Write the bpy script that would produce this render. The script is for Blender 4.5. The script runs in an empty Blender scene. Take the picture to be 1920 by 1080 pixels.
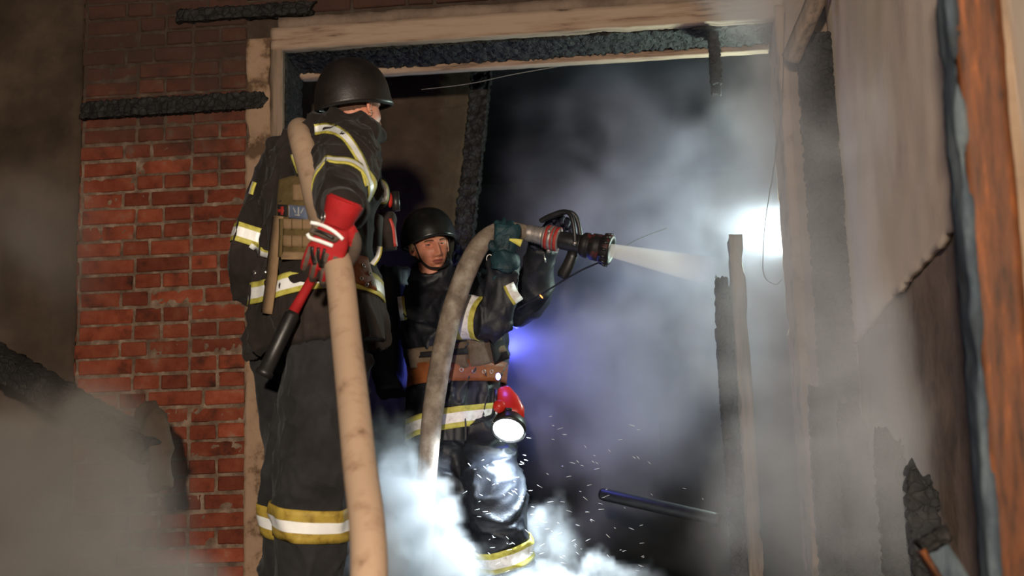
import bpy, bmesh, math, random
from mathutils import Vector, Matrix, noise
from mathutils.bvhtree import BVHTree

random.seed(7)
scene = bpy.context.scene
col = scene.collection

# ------------------------------------------------------------------ camera
FPX = 2667.0
CAM = Vector((0.0, -6.2, 0.15))
_yaw, _pitch, _roll = math.radians(5), math.radians(11), math.radians(1.8)
FWD = Vector((-math.sin(_yaw)*math.cos(_pitch), math.cos(_yaw)*math.cos(_pitch), math.sin(_pitch)))
_r0 = FWD.cross(Vector((0, 0, 1))).normalized()
_u0 = _r0.cross(FWD)
RIGHT = _r0*math.cos(_roll) - _u0*math.sin(_roll)
UP = _u0*math.cos(_roll) + _r0*math.sin(_roll)
cam_data = bpy.data.cameras.new('camera')
cam_data.sensor_width = 36.0
cam_data.lens = FPX/1920*36
cam_data.clip_start = 0.05
cam_data.dof.use_dof = True
cam_data.dof.focus_distance = 5.6
cam_data.dof.aperture_fstop = 2.4
cam = bpy.data.objects.new('camera', cam_data)
col.objects.link(cam)
cam.matrix_world = Matrix((( RIGHT.x, UP.x, -FWD.x, CAM.x), (RIGHT.y, UP.y, -FWD.y, CAM.y),
                           (RIGHT.z, UP.z, -FWD.z, CAM.z), (0, 0, 0, 1)))
scene.camera = cam

# ------------------------------------------------------------------ world, light, exposure
scene.view_settings.view_transform = 'Standard'
scene.view_settings.look = 'None'
scene.view_settings.gamma = 1.0
scene.view_settings.use_curve_mapping = False
scene.view_settings.exposure = 0.0
scene.cycles.use_denoising = True
scene.cycles.volume_bounces = 1
scene.cycles.max_bounces = 4
scene.cycles.transparent_max_bounces = 16
scene.cycles.volume_step_rate = 1.0
scene.cycles.sample_clamp_indirect = 4.0
world = bpy.data.worlds.new('night')
scene.world = world
world.use_nodes = True
world.node_tree.nodes['Background'].inputs[0].default_value = (0.35, 0.42, 0.6, 1)
world.node_tree.nodes['Background'].inputs[1].default_value = 0.012


def light(name, kind, loc, energy, color, target=None, **kw):
    ld = bpy.data.lights.new(name, kind)
    ld.energy = energy
    ld.color = color
    for k, v in kw.items():
        setattr(ld, k, v)
    lo = bpy.data.objects.new(name, ld)
    col.objects.link(lo)
    lo.location = loc
    if target is not None:
        lo.rotation_euler = (Vector(target)-Vector(loc)).to_track_quat('-Z', 'Y').to_euler()
    return lo


# the photographer's warm flash beside the camera
light('camera_flash', 'SPOT', (-0.24, -7.6, 1.05), 1450, (1.0, 0.86, 0.70), target=(-0.45, 0.0, 1.15),
      spot_size=math.radians(95), spot_blend=0.9, shadow_soft_size=0.10)
# ------------------------------------------------------------------ helpers


def ray(x, y):
    return FWD + RIGHT*((x-960)/FPX) + UP*((540-y)/FPX)


def Q(x, y, Y=0.0):
    """point of the place seen at photo pixel (x, y), standing at depth plane Y"""
    d = ray(x, y)
    return CAM + d*((Y-CAM.y)/d.y)


def mesh_obj(name, verts, faces, mats, parent=None, smooth=True, idx=None):
    me = bpy.data.meshes.new(name)
    me.from_pydata([tuple(v) for v in verts], [], faces)
    if not isinstance(mats, (list, tuple)):
        mats = [mats]
    for m in mats:
        me.materials.append(m)
    if idx is not None:
        me.polygons.foreach_set('material_index', idx)
    if smooth:
        me.polygons.foreach_set('use_smooth', [True]*len(me.polygons))
    me.update()
    o = bpy.data.objects.new(name, me)
    col.objects.link(o)
    if parent is not None:
        adopt(o, parent)
    return o


def adopt(o, parent):
    o.parent = parent
    m = Matrix.Identity(4)
    p = parent
    while p is not None:
        m = p.matrix_parent_inverse @ p.matrix_basis @ m
        p = p.parent
    o.matrix_parent_inverse = m.inverted()


def tag(o, label=None, category=None, group=None, kind=None):
    if label:
        o['label'] = label
    if category:
        o['category'] = category
    if group:
        o['group'] = group
    if kind:
        o['kind'] = kind
    return o


def thing(name, loc, label, category, group=None):
    e = bpy.data.objects.new(name, None)
    e.empty_display_size = 0.1
    col.objects.link(e)
    e.location = loc
    return tag(e, label, category, group)


class MB:
    """collects shells of one mesh"""
    def __init__(s):
        s.v, s.f, s.m = [], [], []

    def add(s, v, f, m=0):
        b = len(s.v)
        s.v += [Vector(p) for p in v]
        s.f += [tuple(i+b for i in q) for q in f]
        s.m += [m]*len(f)
        return s

    def box(s, lo, hi, m=0, mat=None):
        x0, y0, z0 = lo
        x1, y1, z1 = hi
        v = [Vector(p) for p in ((x0, y0, z0), (x1, y0, z0), (x1, y1, z0), (x0, y1, z0), (x0, y0, z1), (x1, y0, z1), (x1, y1, z1), (x0, y1, z1))]
        if mat is not None:
            v = [mat @ p for p in v]
        return s.add(v, [(0, 3, 2, 1), (4, 5, 6, 7), (0, 1, 5, 4), (1, 2, 6, 5), (2, 3, 7, 6), (3, 0, 4, 7)], m)

    def tube(s, pts, rad, n=20, m=0, ref=None, power=2.0, cap=True):
        """loft along pts; rad: r or (a, b) for each point (a along ref side, b across)"""
        pts = [Vector(p) for p in pts]
        k = len(pts)
        if not isinstance(rad, (list, tuple)) or (isinstance(rad, tuple) and len(rad) == 2 and k != 2):
            rad = [rad]*k
        side = None
        rows = []
        for i in range(k):
            t = (pts[min(i+1, k-1)]-pts[max(i-1, 0)]).normalized()
            if i and t.dot(tp) < 0:
                t = -t
            tp = t
            if ref is not None:
                side = Vector(ref)
            elif side is None:
                side = Vector((0, 0, 1)) if abs(t.z) < 0.8 else Vector((1, 0, 0))
            side = (side - t*side.dot(t)).normalized()
            up = t.cross(side)
            r = rad[i]
            a, b = r if isinstance(r, (list, tuple)) else (r, r)
            row = []
            for j in range(n):
                c, q = math.cos(2*math.pi*j/n), math.sin(2*math.pi*j/n)
                e = 2.0/power
                cc = math.copysign(abs(c)**e, c)
                qq = math.copysign(abs(q)**e, q)
                row.append(pts[i]+side*(a*cc)+up*(b*qq))
            rows.append(row)
        v = [p for row in rows for p in row]
        f = []
        for i in range(k-1):
            for j in range(n):
                f.append((i*n+j, i*n+(j+1) % n, (i+1)*n+(j+1) % n, (i+1)*n+j))
        if cap:
            f.append(tuple(range(n-1, -1, -1)))
            f.append(tuple((k-1)*n+j for j in range(n)))
        return s.add(v, f, m)

    def ball(s, c, r, n=16, m=0, mat=None):
        c = Vector(c)
        rx, ry, rz = r if isinstance(r, (list, tuple)) else (r, r, r)
        v, f = [], []
        for i in range(n//2+1):
            th = math.pi*i/(n//2)
            for j in range(n):
                ph = 2*math.pi*j/n
                p = Vector((rx*math.sin(th)*math.cos(ph), ry*math.sin(th)*math.sin(ph), rz*math.cos(th)))
                v.append(c+(mat @ p if mat is not None else p))
        for i in range(n//2):
            for j in range(n):
                f.append((i*n+j, (i+1)*n+j, (i+1)*n+(j+1) % n, i*n+(j+1) % n))
        return s.add(v, f, m)

    def build(s, name, mats, parent=None, smooth=True):
        return mesh_obj(name, s.v, s.f, mats, parent, smooth, s.m)

    def bvh(s):
        return BVHTree.FromPolygons(s.v, s.f)


def smooth_path(pts, n=10):
    """Catmull-Rom through pts"""
    pts = [Vector(p) for p in pts]
    e = [pts[0]*2-pts[1]]+pts+[pts[-1]*2-pts[-2]]
    out = []
    for i in range(1, len(e)-2):
        p0, p1, p2, p3 = e[i-1:i+3]
        for k in range(n):
            t = k/n
            out.append(0.5*((2*p1)+(p2-p0)*t+(2*p0-5*p1+4*p2-p3)*t*t+(3*p1-p0-3*p2+p3)*t**3))
    out.append(pts[-1])
    return out


def remesh(mb, voxel, smooth_it=6, name='tmp', factor=0.5):
    """union of the shells as one continuous surface -> (verts, faces)"""
    o = mb.build(name, [], None)
    m = o.modifiers.new('r', 'REMESH')
    m.mode = 'VOXEL'
    m.voxel_size = voxel
    m.adaptivity = 0
    if smooth_it:
        sm = o.modifiers.new('s', 'SMOOTH')
        sm.factor = factor
        sm.iterations = smooth_it
    dg = bpy.context.evaluated_depsgraph_get()
    dg.update()
    me = bpy.data.meshes.new_from_object(o.evaluated_get(dg))
    v = [x.co.copy() for x in me.vertices]
    f = [tuple(p.vertices) for p in me.polygons]
    n = [x.normal.copy() for x in me.vertices]
    bpy.data.objects.remove(o)
    bpy.data.meshes.remove(me)
    return v, f, n


def wrinkle(v, n, amp=0.006, seed=0.0, stretch=(1, 1, 0.6)):
    """real folds of cloth: ridged noise along the normals"""
    out = []
    so = Vector((seed, seed*1.7, -seed))
    for p, q in zip(v, n):
        s = Vector((p.x*stretch[0], p.y*stretch[1], p.z*stretch[2]))
        warp = noise.noise_vector(s*3+so)*0.16
        a = abs(noise.noise((s+warp)*6.5+so))
        b = abs(noise.noise((s+warp*0.7)*15-so))
        c = noise.noise(s*3.0+so)
        r1 = max(0.0, 1-a*2.6)
        r2 = max(0.0, 1-b*2.6)
        d = amp*(1.5*r1*r1+0.7*r2*r2*(0.4+r1)+0.8*c-0.5)
        out.append(p+q*d)
    return out


def solid(o, t, offset=-1):
    m = o.modifiers.new('thick', 'SOLIDIFY')
    m.thickness = t
    m.offset = offset
    return o


# ------------------------------------------------------------------ materials


def nd(nt, kind, **inp):
    n = nt.nodes.new(kind)
    for k, v in inp.items():
        if k.startswith('_'):
            setattr(n, k[1:], v)
        else:
            n.inputs[k.replace('__', ' ')].default_value = v
    return n


MATS = {}


def pmat(name, cols, scale=6.0, rough=0.8, bump=0.3, bscale=None, stretch=(1, 1, 1), spec=0.3, metal=0.0, rnd=0.0,
         detail=6, contrast=(0.35, 0.65), dist=0.004, cells=None, sheen=0.0, coat=0.0, bdetail=8, soot=None):
    m = bpy.data.materials.new(name)
    m.use_nodes = True
    nt = m.node_tree
    L = nt.links.new
    b = nt.nodes['Principled BSDF']
    b.inputs['Roughness'].default_value = rough
    b.inputs['Specular IOR Level'].default_value = spec
    b.inputs['Metallic'].default_value = metal
    b.inputs['Sheen Weight'].default_value = sheen
    b.inputs['Coat Weight'].default_value = coat
    tc = nt.nodes.new('ShaderNodeTexCoord')
    mp = nt.nodes.new('ShaderNodeMapping')
    mp.inputs['Scale'].default_value = stretch
    L(tc.outputs['Object'], mp.inputs[0])
    vec = mp.outputs[0]
    if rnd:
        oi = nt.nodes.new('ShaderNodeObjectInfo')
        ad = nd(nt, 'ShaderNodeVectorMath', _operation='MULTIPLY_ADD')
        L(oi.outputs['Random'], ad.inputs[0])
        ad.inputs[1].default_value = (37.0, 53.0, 71.0)
        L(vec, ad.inputs[2])
        vec = ad.outputs[0]
    nz = nd(nt, 'ShaderNodeTexNoise', Scale=scale, Detail=detail, Roughness=0.62)
    L(vec, nz.inputs['Vector'])
    rp = nt.nodes.new('ShaderNodeValToRGB')
    L(nz.outputs['Fac'], rp.inputs[0])
    el = rp.color_ramp.elements
    k = len(cols)
    el[0].position, el[1].position = contrast
    el[0].color = (*cols[0], 1)
    el[1].color = (*cols[-1], 1)
    for i in range(1, k-1):
        e = el.new(contrast[0]+(contrast[1]-contrast[0])*i/(k-1))
        e.color = (*cols[i], 1)
    out = rp.outputs[0]
    if rnd:
        hs = nt.nodes.new('ShaderNodeHueSaturation')
        mr = nd(nt, 'ShaderNodeMapRange')
        mr.inputs['To Min'].default_value = 1-rnd
        mr.inputs['To Max'].default_value = 1+rnd
        L(oi.outputs['Random'], mr.inputs['Value'])
        L(mr.outputs[0], hs.inputs['Value'])
        L(out, hs.inputs['Color'])
        out = hs.outputs[0]
    if soot:                       # smoke stain with its own edge: (height from, height to, colour)
        ge = nt.nodes.new('ShaderNodeNewGeometry')
        sx = nt.nodes.new('ShaderNodeSeparateXYZ')
        L(ge.outputs['Position'], sx.inputs[0])
        sn = nd(nt, 'ShaderNodeTexNoise', Scale=2.2, Detail=5.0, Roughness=0.6)
        L(ge.outputs['Position'], sn.inputs['Vector'])
        ma = nd(nt, 'ShaderNodeMath', _operation='MULTIPLY_ADD')
        L(sn.outputs['Fac'], ma.inputs[0])
        ma.inputs[1].default_value = 0.9
        L(sx.outputs['Z'], ma.inputs[2])
        sr = nd(nt, 'ShaderNodeMapRange', _interpolation_type='SMOOTHSTEP')
        sr.inputs['From Min'].default_value = soot[0]+0.45
        sr.inputs['From Max'].default_value = soot[1]+0.45
        sr.inputs['To Max'].default_value = soot[3] if len(soot) > 3 else 0.85
        L(ma.outputs[0], sr.inputs['Value'])
        mx = nd(nt, 'ShaderNodeMix', _data_type='RGBA')
        L(sr.outputs[0], mx.inputs[0])
        L(out, mx.inputs[6])
        mx.inputs[7].default_value = (*soot[2], 1)
        out = mx.outputs[2]
    L(out, b.inputs['Base Color'])
    if bump:
        bn = nd(nt, 'ShaderNodeTexNoise', Scale=bscale or scale*5, Detail=bdetail, Roughness=0.65)
        L(vec, bn.inputs['Vector'])
        h = bn.outputs['Fac']
        if cells:
            vo = nd(nt, 'ShaderNodeTexVoronoi', Scale=cells, _feature='DISTANCE_TO_EDGE')
            L(vec, vo.inputs['Vector'])
            cl = nd(nt, 'ShaderNodeMapRange')
            cl.inputs['From Max'].default_value = 0.12
            L(vo.outputs['Distance'], cl.inputs['Value'])
            mu = nd(nt, 'ShaderNodeMath', _operation='MULTIPLY_ADD')
            L(h, mu.inputs[0])
            mu.inputs[1].default_value = 0.5
            L(cl.outputs[0], mu.inputs[2])
            h = mu.outputs[0]
        bp = nd(nt, 'ShaderNodeBump', Strength=bump, Distance=dist)
        L(h, bp.inputs['Height'])
        L(bp.outputs[0], b.inputs['Normal'])
    MATS[name] = m
    return m


def emat(name, color, strength):
    m = bpy.data.materials.new(name)
    m.use_nodes = True
    b = m.node_tree.nodes['Principled BSDF']
    b.inputs['Base Color'].default_value = (*color, 1)
    b.inputs['Emission Color'].default_value = (*color, 1)
    b.inputs['Emission Strength'].default_value = strength
    return m


M_brick = pmat('sooty_brick', [(0.045, 0.015, 0.008), (0.165, 0.033, 0.014), (0.215, 0.052, 0.024), (0.20, 0.125, 0.088)], 9, 0.9, 0.7, 45,
               rnd=0.35, contrast=(0.28, 0.75), dist=0.006, soot=(1.85, 2.5, (0.035, 0.024, 0.018)))
M_mortar = pmat('grey_mortar', [(0.07, 0.042, 0.028), (0.17, 0.11, 0.075), (0.34, 0.25, 0.18)], 14, 0.95, 0.8, 60, contrast=(0.3, 0.70), dist=0.008, soot=(1.85, 2.5, (0.035, 0.024, 0.018)))
M_plaster = pmat('beige_plaster', [(0.11, 0.062, 0.036), (0.29, 0.185, 0.115), (0.33, 0.215, 0.14)], 7, 0.9, 0.7, 40, contrast=(0.38, 0.52), dist=0.008)
M_sootplaster = pmat('soot_stained_plaster', [(0.026, 0.017, 0.011), (0.060, 0.040, 0.026), (0.11, 0.072, 0.048)], 2.5, 0.95, 0.6, 22, contrast=(0.3, 0.75), dist=0.01)
M_framewood = pmat('weathered_frame_wood', [(0.07, 0.05, 0.036), (0.17, 0.12, 0.085), (0.25, 0.18, 0.13)], 10, 0.85, 0.6, 40, stretch=(3, 3, 0.25), contrast=(0.32, 0.6))
M_headwood = pmat('weathered_lintel_wood', [(0.09, 0.055, 0.04), (0.30, 0.20, 0.14), (0.36, 0.26, 0.19)], 9, 0.85, 0.6, 40, stretch=(0.3, 3, 3), contrast=(0.3, 0.55))
M_char = pmat('charred_wood', [(0.004, 0.004, 0.004), (0.016, 0.014, 0.013), (0.035, 0.031, 0.028)], 30, 0.7, 0.8, 70, spec=0.3, contrast=(0.3, 0.75), dist=0.005, cells=28)
M_sidewall = pmat('pinkish_beige_plaster', [(0.60, 0.47, 0.37), (0.80, 0.64, 0.51), (0.84, 0.69, 0.56)], 2.2, 0.9, 0.4, 25, contrast=(0.25, 0.6))
M_pier = pmat('beige_pier_plaster', [(0.14, 0.10, 0.07), (0.24, 0.165, 0.11), (0.30, 0.21, 0.14)], 3.5, 0.9, 0.4, 25, contrast=(0.3, 0.65))
M_lath = pmat('sooty_brown_base_coat', [(0.08, 0.056, 0.042), (0.20, 0.14, 0.105), (0.27, 0.195, 0.15)], 3.5, 0.95, 0.7, 25, contrast=(0.3, 0.7), dist=0.01)
M_soot = pmat('soot_black_room', [(0.010, 0.010, 0.011), (0.024, 0.022, 0.022), (0.045, 0.040, 0.038)], 2.0, 0.95, 0.5, 15, contrast=(0.3, 0.75))
M_floor = pmat('wet_rubble_floor', [(0.02, 0.018, 0.016), (0.06, 0.05, 0.045)], 5, 0.6, 0.8, 30)
M_timber = pmat('orange_brown_timber', [(0.016, 0.007, 0.003), (0.075, 0.024, 0.007), (0.11, 0.034, 0.009), (0.24, 0.068, 0.014)], 14, 0.6, 0.5, 45, stretch=(4, 4, 0.15), contrast=(0.3, 0.72))
M_bluepaint = pmat('chipped_pale_blue_paint', [(0.020, 0.018, 0.016), (0.045, 0.06, 0.075), (0.14, 0.165, 0.175)], 8, 0.8, 0.4, 40, stretch=(1, 1, 0.3), contrast=(0.3, 0.66), spec=0.1)
M_cloth1 = pmat('black_turnout_cloth', [(0.012, 0.009, 0.008), (0.022, 0.016, 0.014), (0.040, 0.029, 0.025)], 8, 0.85, 0.35, 260, spec=0.2, sheen=0.05, contrast=(0.3, 0.75), dist=0.002)
M_trous1 = pmat('charcoal_turnout_cloth', [(0.014, 0.013, 0.013), (0.024, 0.023, 0.024), (0.036, 0.035, 0.036)], 7, 0.85, 0.35, 260, spec=0.2, sheen=0.05, contrast=(0.3, 0.75), dist=0.002)
M_cloth2 = pmat('wet_navy_black_cloth', [(0.006, 0.007, 0.010), (0.012, 0.013, 0.018), (0.024, 0.024, 0.030)], 12, 0.5, 0.5, 120, spec=0.45, contrast=(0.3, 0.75), dist=0.003)
M_lime = pmat('lime_yellow_tape', [(0.26, 0.21, 0.03), (0.50, 0.44, 0.08), (0.60, 0.55, 0.12)], 25, 0.6, 0.2, 200, contrast=(0.3, 0.6))
M_ochre = pmat('ochre_tape', [(0.20, 0.13, 0.02), (0.38, 0.26, 0.04), (0.46, 0.33, 0.06)], 25, 0.6, 0.2, 200, contrast=(0.3, 0.6))
M_silver = pmat('white_reflective_tape', [(0.86, 0.87, 0.86), (0.97, 0.97, 0.95)], 20, 0.35, 0.15, 150, spec=0.6)
M_silver2 = pmat('scuffed_reflective_tape', [(0.45, 0.36, 0.33), (0.78, 0.74, 0.72), (0.92, 0.90, 0.88)], 38, 0.4, 0.3, 150, spec=0.6, contrast=(0.3, 0.55))
M_skin = pmat('warm_skin', [(0.44, 0.150, 0.088), (0.62, 0.25, 0.155), (0.68, 0.31, 0.20)], 16, 0.5, 0.2, 160, spec=0.4, contrast=(0.3, 0.7), dist=0.001)
M_lip = pmat('lip_skin', [(0.26, 0.075, 0.055), (0.34, 0.11, 0.08)], 20, 0.45, 0.1)
M_brow = pmat('dark_brow_hair', [(0.06, 0.03, 0.018), (0.12, 0.06, 0.035)], 90, 0.8, 0.4, 300)
M_eyewhite = pmat('eye_white', [(0.16, 0.11, 0.09), (0.22, 0.16, 0.14)], 20, 0.25, 0)
M_iris = pmat('dark_iris', [(0.02, 0.012, 0.01), (0.05, 0.03, 0.02)], 60, 0.2, 0)
M_helmet = pmat('scuffed_black_helmet', [(0.010, 0.008, 0.007), (0.019, 0.014, 0.012), (0.05, 0.036, 0.03)], 10, 0.42, 0.4, 50, spec=0.5, contrast=(0.35, 0.85), dist=0.003)
M_helmet2 = pmat('glossy_black_helmet', [(0.006, 0.006, 0.005), (0.010, 0.010, 0.009), (0.03, 0.027, 0.02)], 16, 0.3, 0.3, 60, spec=0.5, contrast=(0.4, 0.85), dist=0.002)
M_strap = pmat('black_webbing', [(0.008, 0.008, 0.008), (0.016, 0.015, 0.015)], 30, 0.8, 0.3, 300)
M_hose = pmat('dirty_canvas_hose', [(0.17, 0.10, 0.06), (0.36, 0.235, 0.155), (0.43, 0.295, 0.20)], 14, 0.8, 0.35, 220, contrast=(0.25, 0.48), dist=0.002)
M_hose2 = pmat('wet_grey_canvas_hose', [(0.10, 0.075, 0.055), (0.24, 0.185, 0.14), (0.40, 0.34, 0.28)], 16, 0.6, 0.45, 180, spec=0.4, contrast=(0.28, 0.7), dist=0.003)
M_olive = pmat('olive_webbing', [(0.085, 0.055, 0.018), (0.135, 0.092, 0.036)], 30, 0.9, 0.4, 300, contrast=(0.3, 0.7))
M_tan = pmat('tan_nylon', [(0.20, 0.125, 0.065), (0.28, 0.18, 0.10)], 18, 0.9, 0.4, 300, contrast=(0.3, 0.7))
M_tan2 = pmat('muddy_tan_nylon', [(0.05, 0.035, 0.022), (0.125, 0.088, 0.055), (0.17, 0.12, 0.08)], 14, 0.8, 0.4, 200, contrast=(0.3, 0.65))
M_red = pmat('red_glove_cloth', [(0.30, 0.010, 0.012), (0.46, 0.016, 0.018)], 12, 0.75, 0.35, 250, contrast=(0.3, 0.7))
M_greyglove = pmat('grey_glove_leather', [(0.075, 0.055, 0.042), (0.15, 0.11, 0.085)], 14, 0.8, 0.4, 150, contrast=(0.3, 0.7))
M_blackrubber = pmat('black_rubber', [(0.010, 0.009, 0.009), (0.02, 0.018, 0.017)], 15, 0.4, 0.2, 90, spec=0.5)
M_teal = pmat('wet_teal_glove', [(0.006, 0.020, 0.026), (0.012, 0.042, 0.054), (0.022, 0.07, 0.085)], 12, 0.55, 0.5, 120, spec=0.4, contrast=(0.3, 0.75))
M_navy = pmat('dark_navy_cloth', [(0.008, 0.009, 0.020), (0.014, 0.016, 0.034)], 12, 0.6, 0.4, 120, spec=0.35)
M_leather = pmat('brown_leather_belt', [(0.16, 0.045, 0.012), (0.28, 0.085, 0.024)], 12, 0.5, 0.35, 120, spec=0.4, contrast=(0.3, 0.7))
M_metal = pmat('worn_steel', [(0.35, 0.33, 0.31), (0.6, 0.58, 0.55)], 20, 0.35, 0.2, 100, metal=0.9)
M_alu = pmat('scratched_aluminium', [(0.30, 0.26, 0.24), (0.5, 0.46, 0.44)], 25, 0.45, 0.3, 120, metal=0.6)
M_blackmetal = pmat('black_painted_metal', [(0.010, 0.010, 0.012), (0.022, 0.021, 0.024)], 15, 0.4, 0.3, 90, spec=0.5)
M_redpl = pmat('red_plastic', [(0.50, 0.02, 0.012), (0.62, 0.035, 0.02)], 8, 0.35, 0.1, 60, spec=0.5)
M_redring = pmat('red_ring_paint', [(0.34, 0.03, 0.025), (0.45, 0.05, 0.04)], 20, 0.5, 0.2, 80)
M_blackred = pmat('black_paint_with_red_wear', [(0.012, 0.011, 0.012), (0.02, 0.016, 0.016), (0.22, 0.03, 0.03)], 22, 0.5, 0.4, 80, contrast=(0.4, 0.72))
M_patchblue = pmat('faded_blue_patch', [(0.075, 0.095, 0.15), (0.12, 0.14, 0.20)], 20, 0.8, 0.2, 200)
M_patchgrey = pmat('pale_patch_thread', [(0.26, 0.26, 0.27), (0.34, 0.33, 0.33)], 20, 0.8, 0.2, 200)
M_wire = pmat('thin_dark_wire', [(0.03, 0.028, 0.026), (0.06, 0.055, 0.05)], 20, 0.6, 0)
M_palewire = pmat('pale_wire', [(0.30, 0.26, 0.24), (0.4, 0.36, 0.33)], 20, 0.5, 0)

# ------------------------------------------------------------------ the place


def gridbox(lo, hi, step, mat=None):
    """box whose faces are cut into a grid -> verts, faces (welded)"""
    lo, hi = Vector(lo), Vector(hi)
    size = hi-lo
    n = [max(1, min(240, round(size[a]/step))) for a in range(3)]
    vid, v, f = {}, [], []

    def vert(i, j, k):
        key = (i, j, k)
        if key not in vid:
            vid[key] = len(v)
            p = Vector((lo.x+size.x*i/n[0], lo.y+size.y*j/n[1], lo.z+size.z*k/n[2]))
            v.append(p)
        return vid[key]
    for i in range(n[0]):
        for j in range(n[1]):
            f.append((vert(i, j, 0), vert(i, j+1, 0), vert(i+1, j+1, 0), vert(i+1, j, 0)))
            f.append((vert(i, j, n[2]), vert(i+1, j, n[2]), vert(i+1, j+1, n[2]), vert(i, j+1, n[2])))
    for i in range(n[0]):
        for k in range(n[2]):
            f.append((vert(i, 0, k), vert(i+1, 0, k), vert(i+1, 0, k+1), vert(i, 0, k+1)))
            f.append((vert(i, n[1], k), vert(i, n[1], k+1), vert(i+1, n[1], k+1), vert(i+1, n[1], k)))
    for j in range(n[1]):
        for k in range(n[2]):
            f.append((vert(0, j, k), vert(0, j, k+1), vert(0, j+1, k+1), vert(0, j+1, k)))
            f.append((vert(n[0], j, k), vert(n[0], j+1, k), vert(n[0], j+1, k+1), vert(n[0], j, k+1)))
    return v, f


def displaced(v, f, fn):
    bm = bmesh.new()
    bv = [bm.verts.new(p) for p in v]
    for q in f:
        bm.faces.new([bv[i] for i in q])
    bm.normal_update()
    out = [b.co+b.normal*fn(b.co) for b in bv]
    bm.free()
    return out


def charred(name, lo, hi, step=0.012, freq=(22, 22, 30), depth=0.012, parent=None, matrix=None, mats=None, ragged=None, top_pow=0.0):
    """burnt timber with alligator cracks cut into the surface"""
    v, f = gridbox(lo, hi, step)
    fq = Vector(freq)
    lo_, hi_ = Vector(lo), Vector(hi)

    def fn(p):
        s = Vector((p.x*fq.x, p.y*fq.y, p.z*fq.z))
        d = noise.voronoi(s+noise.noise_vector(s*0.7)*0.5)[0]
        e = min(1.0, (d[1]-d[0])/0.32)
        return -depth*(1-e*e*(3-2*e)) + 0.3*depth*noise.noise(s*0.35) - 0.5*depth*abs(noise.noise(p*3.1))
    v = displaced(v, f, fn)
    if ragged:
        ax, end, amt = ragged       # axis, +1/-1 end, amount: burnt-off uneven end
        L = (hi_-lo_)[ax]
        o1, o2 = [a for a in range(3) if a != ax]
        for p in v:
            t = (p[ax]-lo_[ax])/L if end > 0 else (hi_[ax]-p[ax])/L
            if t > 0.5:
                w = ((t-0.5)/0.5)**3
                q = noise.noise(Vector((p[o1]*19, p[o2]*19, 3.3)))+0.35
                p[ax] -= end*amt*w*q
                c = (lo_[o1]+hi_[o1])/2
                p[o1] = c+(p[o1]-c)*(1-0.28*w**2)
    if matrix is not None:
        v = [matrix @ p for p in v]
    return mesh_obj(name, v, f, mats or M_char, parent, smooth=True)


def rough_slab(name, lo, hi, step, amp, mat, parent=None, freq=6.0, matrix=None, chip=0.0):
    v, f = gridbox(lo, hi, step)
    v = displaced(v, f, lambda p: amp*(noise.noise(p*freq)+0.5*noise.noise(p*freq*3.3)) - chip*max(0, noise.noise(p*freq*0.8+Vector((5, 2, 1)))-0.15))
    if matrix is not None:
        v = [matrix @ p for p in v]
    return mesh_obj(name, v, f, mat, parent, smooth=True)


XL, XR, ZH = -1.584, 0.705, 2.545          # clear opening
TH = 0.36                                   # wall thickness

# floor, lower ground, room behind
tag(rough_slab('floor', (-4.5, -2.3, -0.25), (3.2, 5.2, 0.0), 0.08, 0.006, M_floor), 'dark wet floor and landing under the firefighters', kind='structure')
tag(rough_slab('ground', (-6, -9.5, -1.6), (5, -2.3, -1.35), 0.25, 0.02, M_floor), 'dark rubble-strewn ground below the landing', kind='structure')
tag(rough_slab('wall_back', (-4.5, 4.6, -0.2), (3.2, 4.8, 3.4), 0.15, 0.012, M_soot), 'soot-black far wall of the burning room', kind='structure')
tag(rough_slab('wall_inner_left', (-4.5, TH, -0.2), (-4.3, 4.6, 3.4), 0.15, 0.012, M_soot), 'soot-black side wall inside the burning room', kind='structure')
tag(rough_slab('wall_inner_right', (3.0, TH, -0.2), (3.2, 4.6, 3.4), 0.15, 0.012, M_soot), 'soot-black side wall deep inside behind the smoke', kind='structure')
tag(rough_slab('ceiling', (-4.5, TH, 3.1), (3.2, 4.8, 3.3), 0.15, 0.012, M_soot), 'soot-black ceiling of the burning room', kind='structure')

# front wall: mortar core + every brick of its visible face
wall = MB()
wall.box((-4.5, 0.012, -0.2), (-1.60, TH, 3.5))
wall.box((-1.60, 0.012, ZH+0.07), (0.70, TH, 3.5))
wall.box((XR, 0.012, -0.2), (3.2, TH, 3.5))
W = wall.build('wall_front', M_mortar, smooth=False)
tag(W, 'sooty red brick wall around the doorway', kind='structure')


rough_slab('mortar_bed', (-2.62, 0.003, -0.18), (-1.756, 0.014, 3.2), 0.013, 0.0065, M_mortar, W, 26.0)


def brick_mesh(length, k):
    rnd = random.Random(k)
    bm = bmesh.new()
    bmesh.ops.create_cube(bm, size=1.0)
    for v in bm.verts:
        v.co = Vector((v.co.x*length, v.co.y*0.05, v.co.z*0.0640))
    bmesh.ops.bevel(bm, geom=bm.edges[:], offset=0.0045, segments=1, affect='EDGES')
    for v in bm.verts:
        v.co += Vector((rnd.uniform(-1, 1)*0.0022, rnd.uniform(-1, 1)*0.0018, rnd.uniform(-1, 1)*0.002))
    me = bpy.data.meshes.new('brick')
    bm.to_mesh(me)
    bm.free()
    me.materials.append(M_brick)
    return me


BR = {n: [brick_mesh(L, i+10*j) for i in range(5)] for j, (n, L) in enumerate((('s', 0.246), ('h', 0.118), ('q', 0.182)))}
BL = {'s': 0.246, 'h': 0.118, 'q': 0.182}


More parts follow.
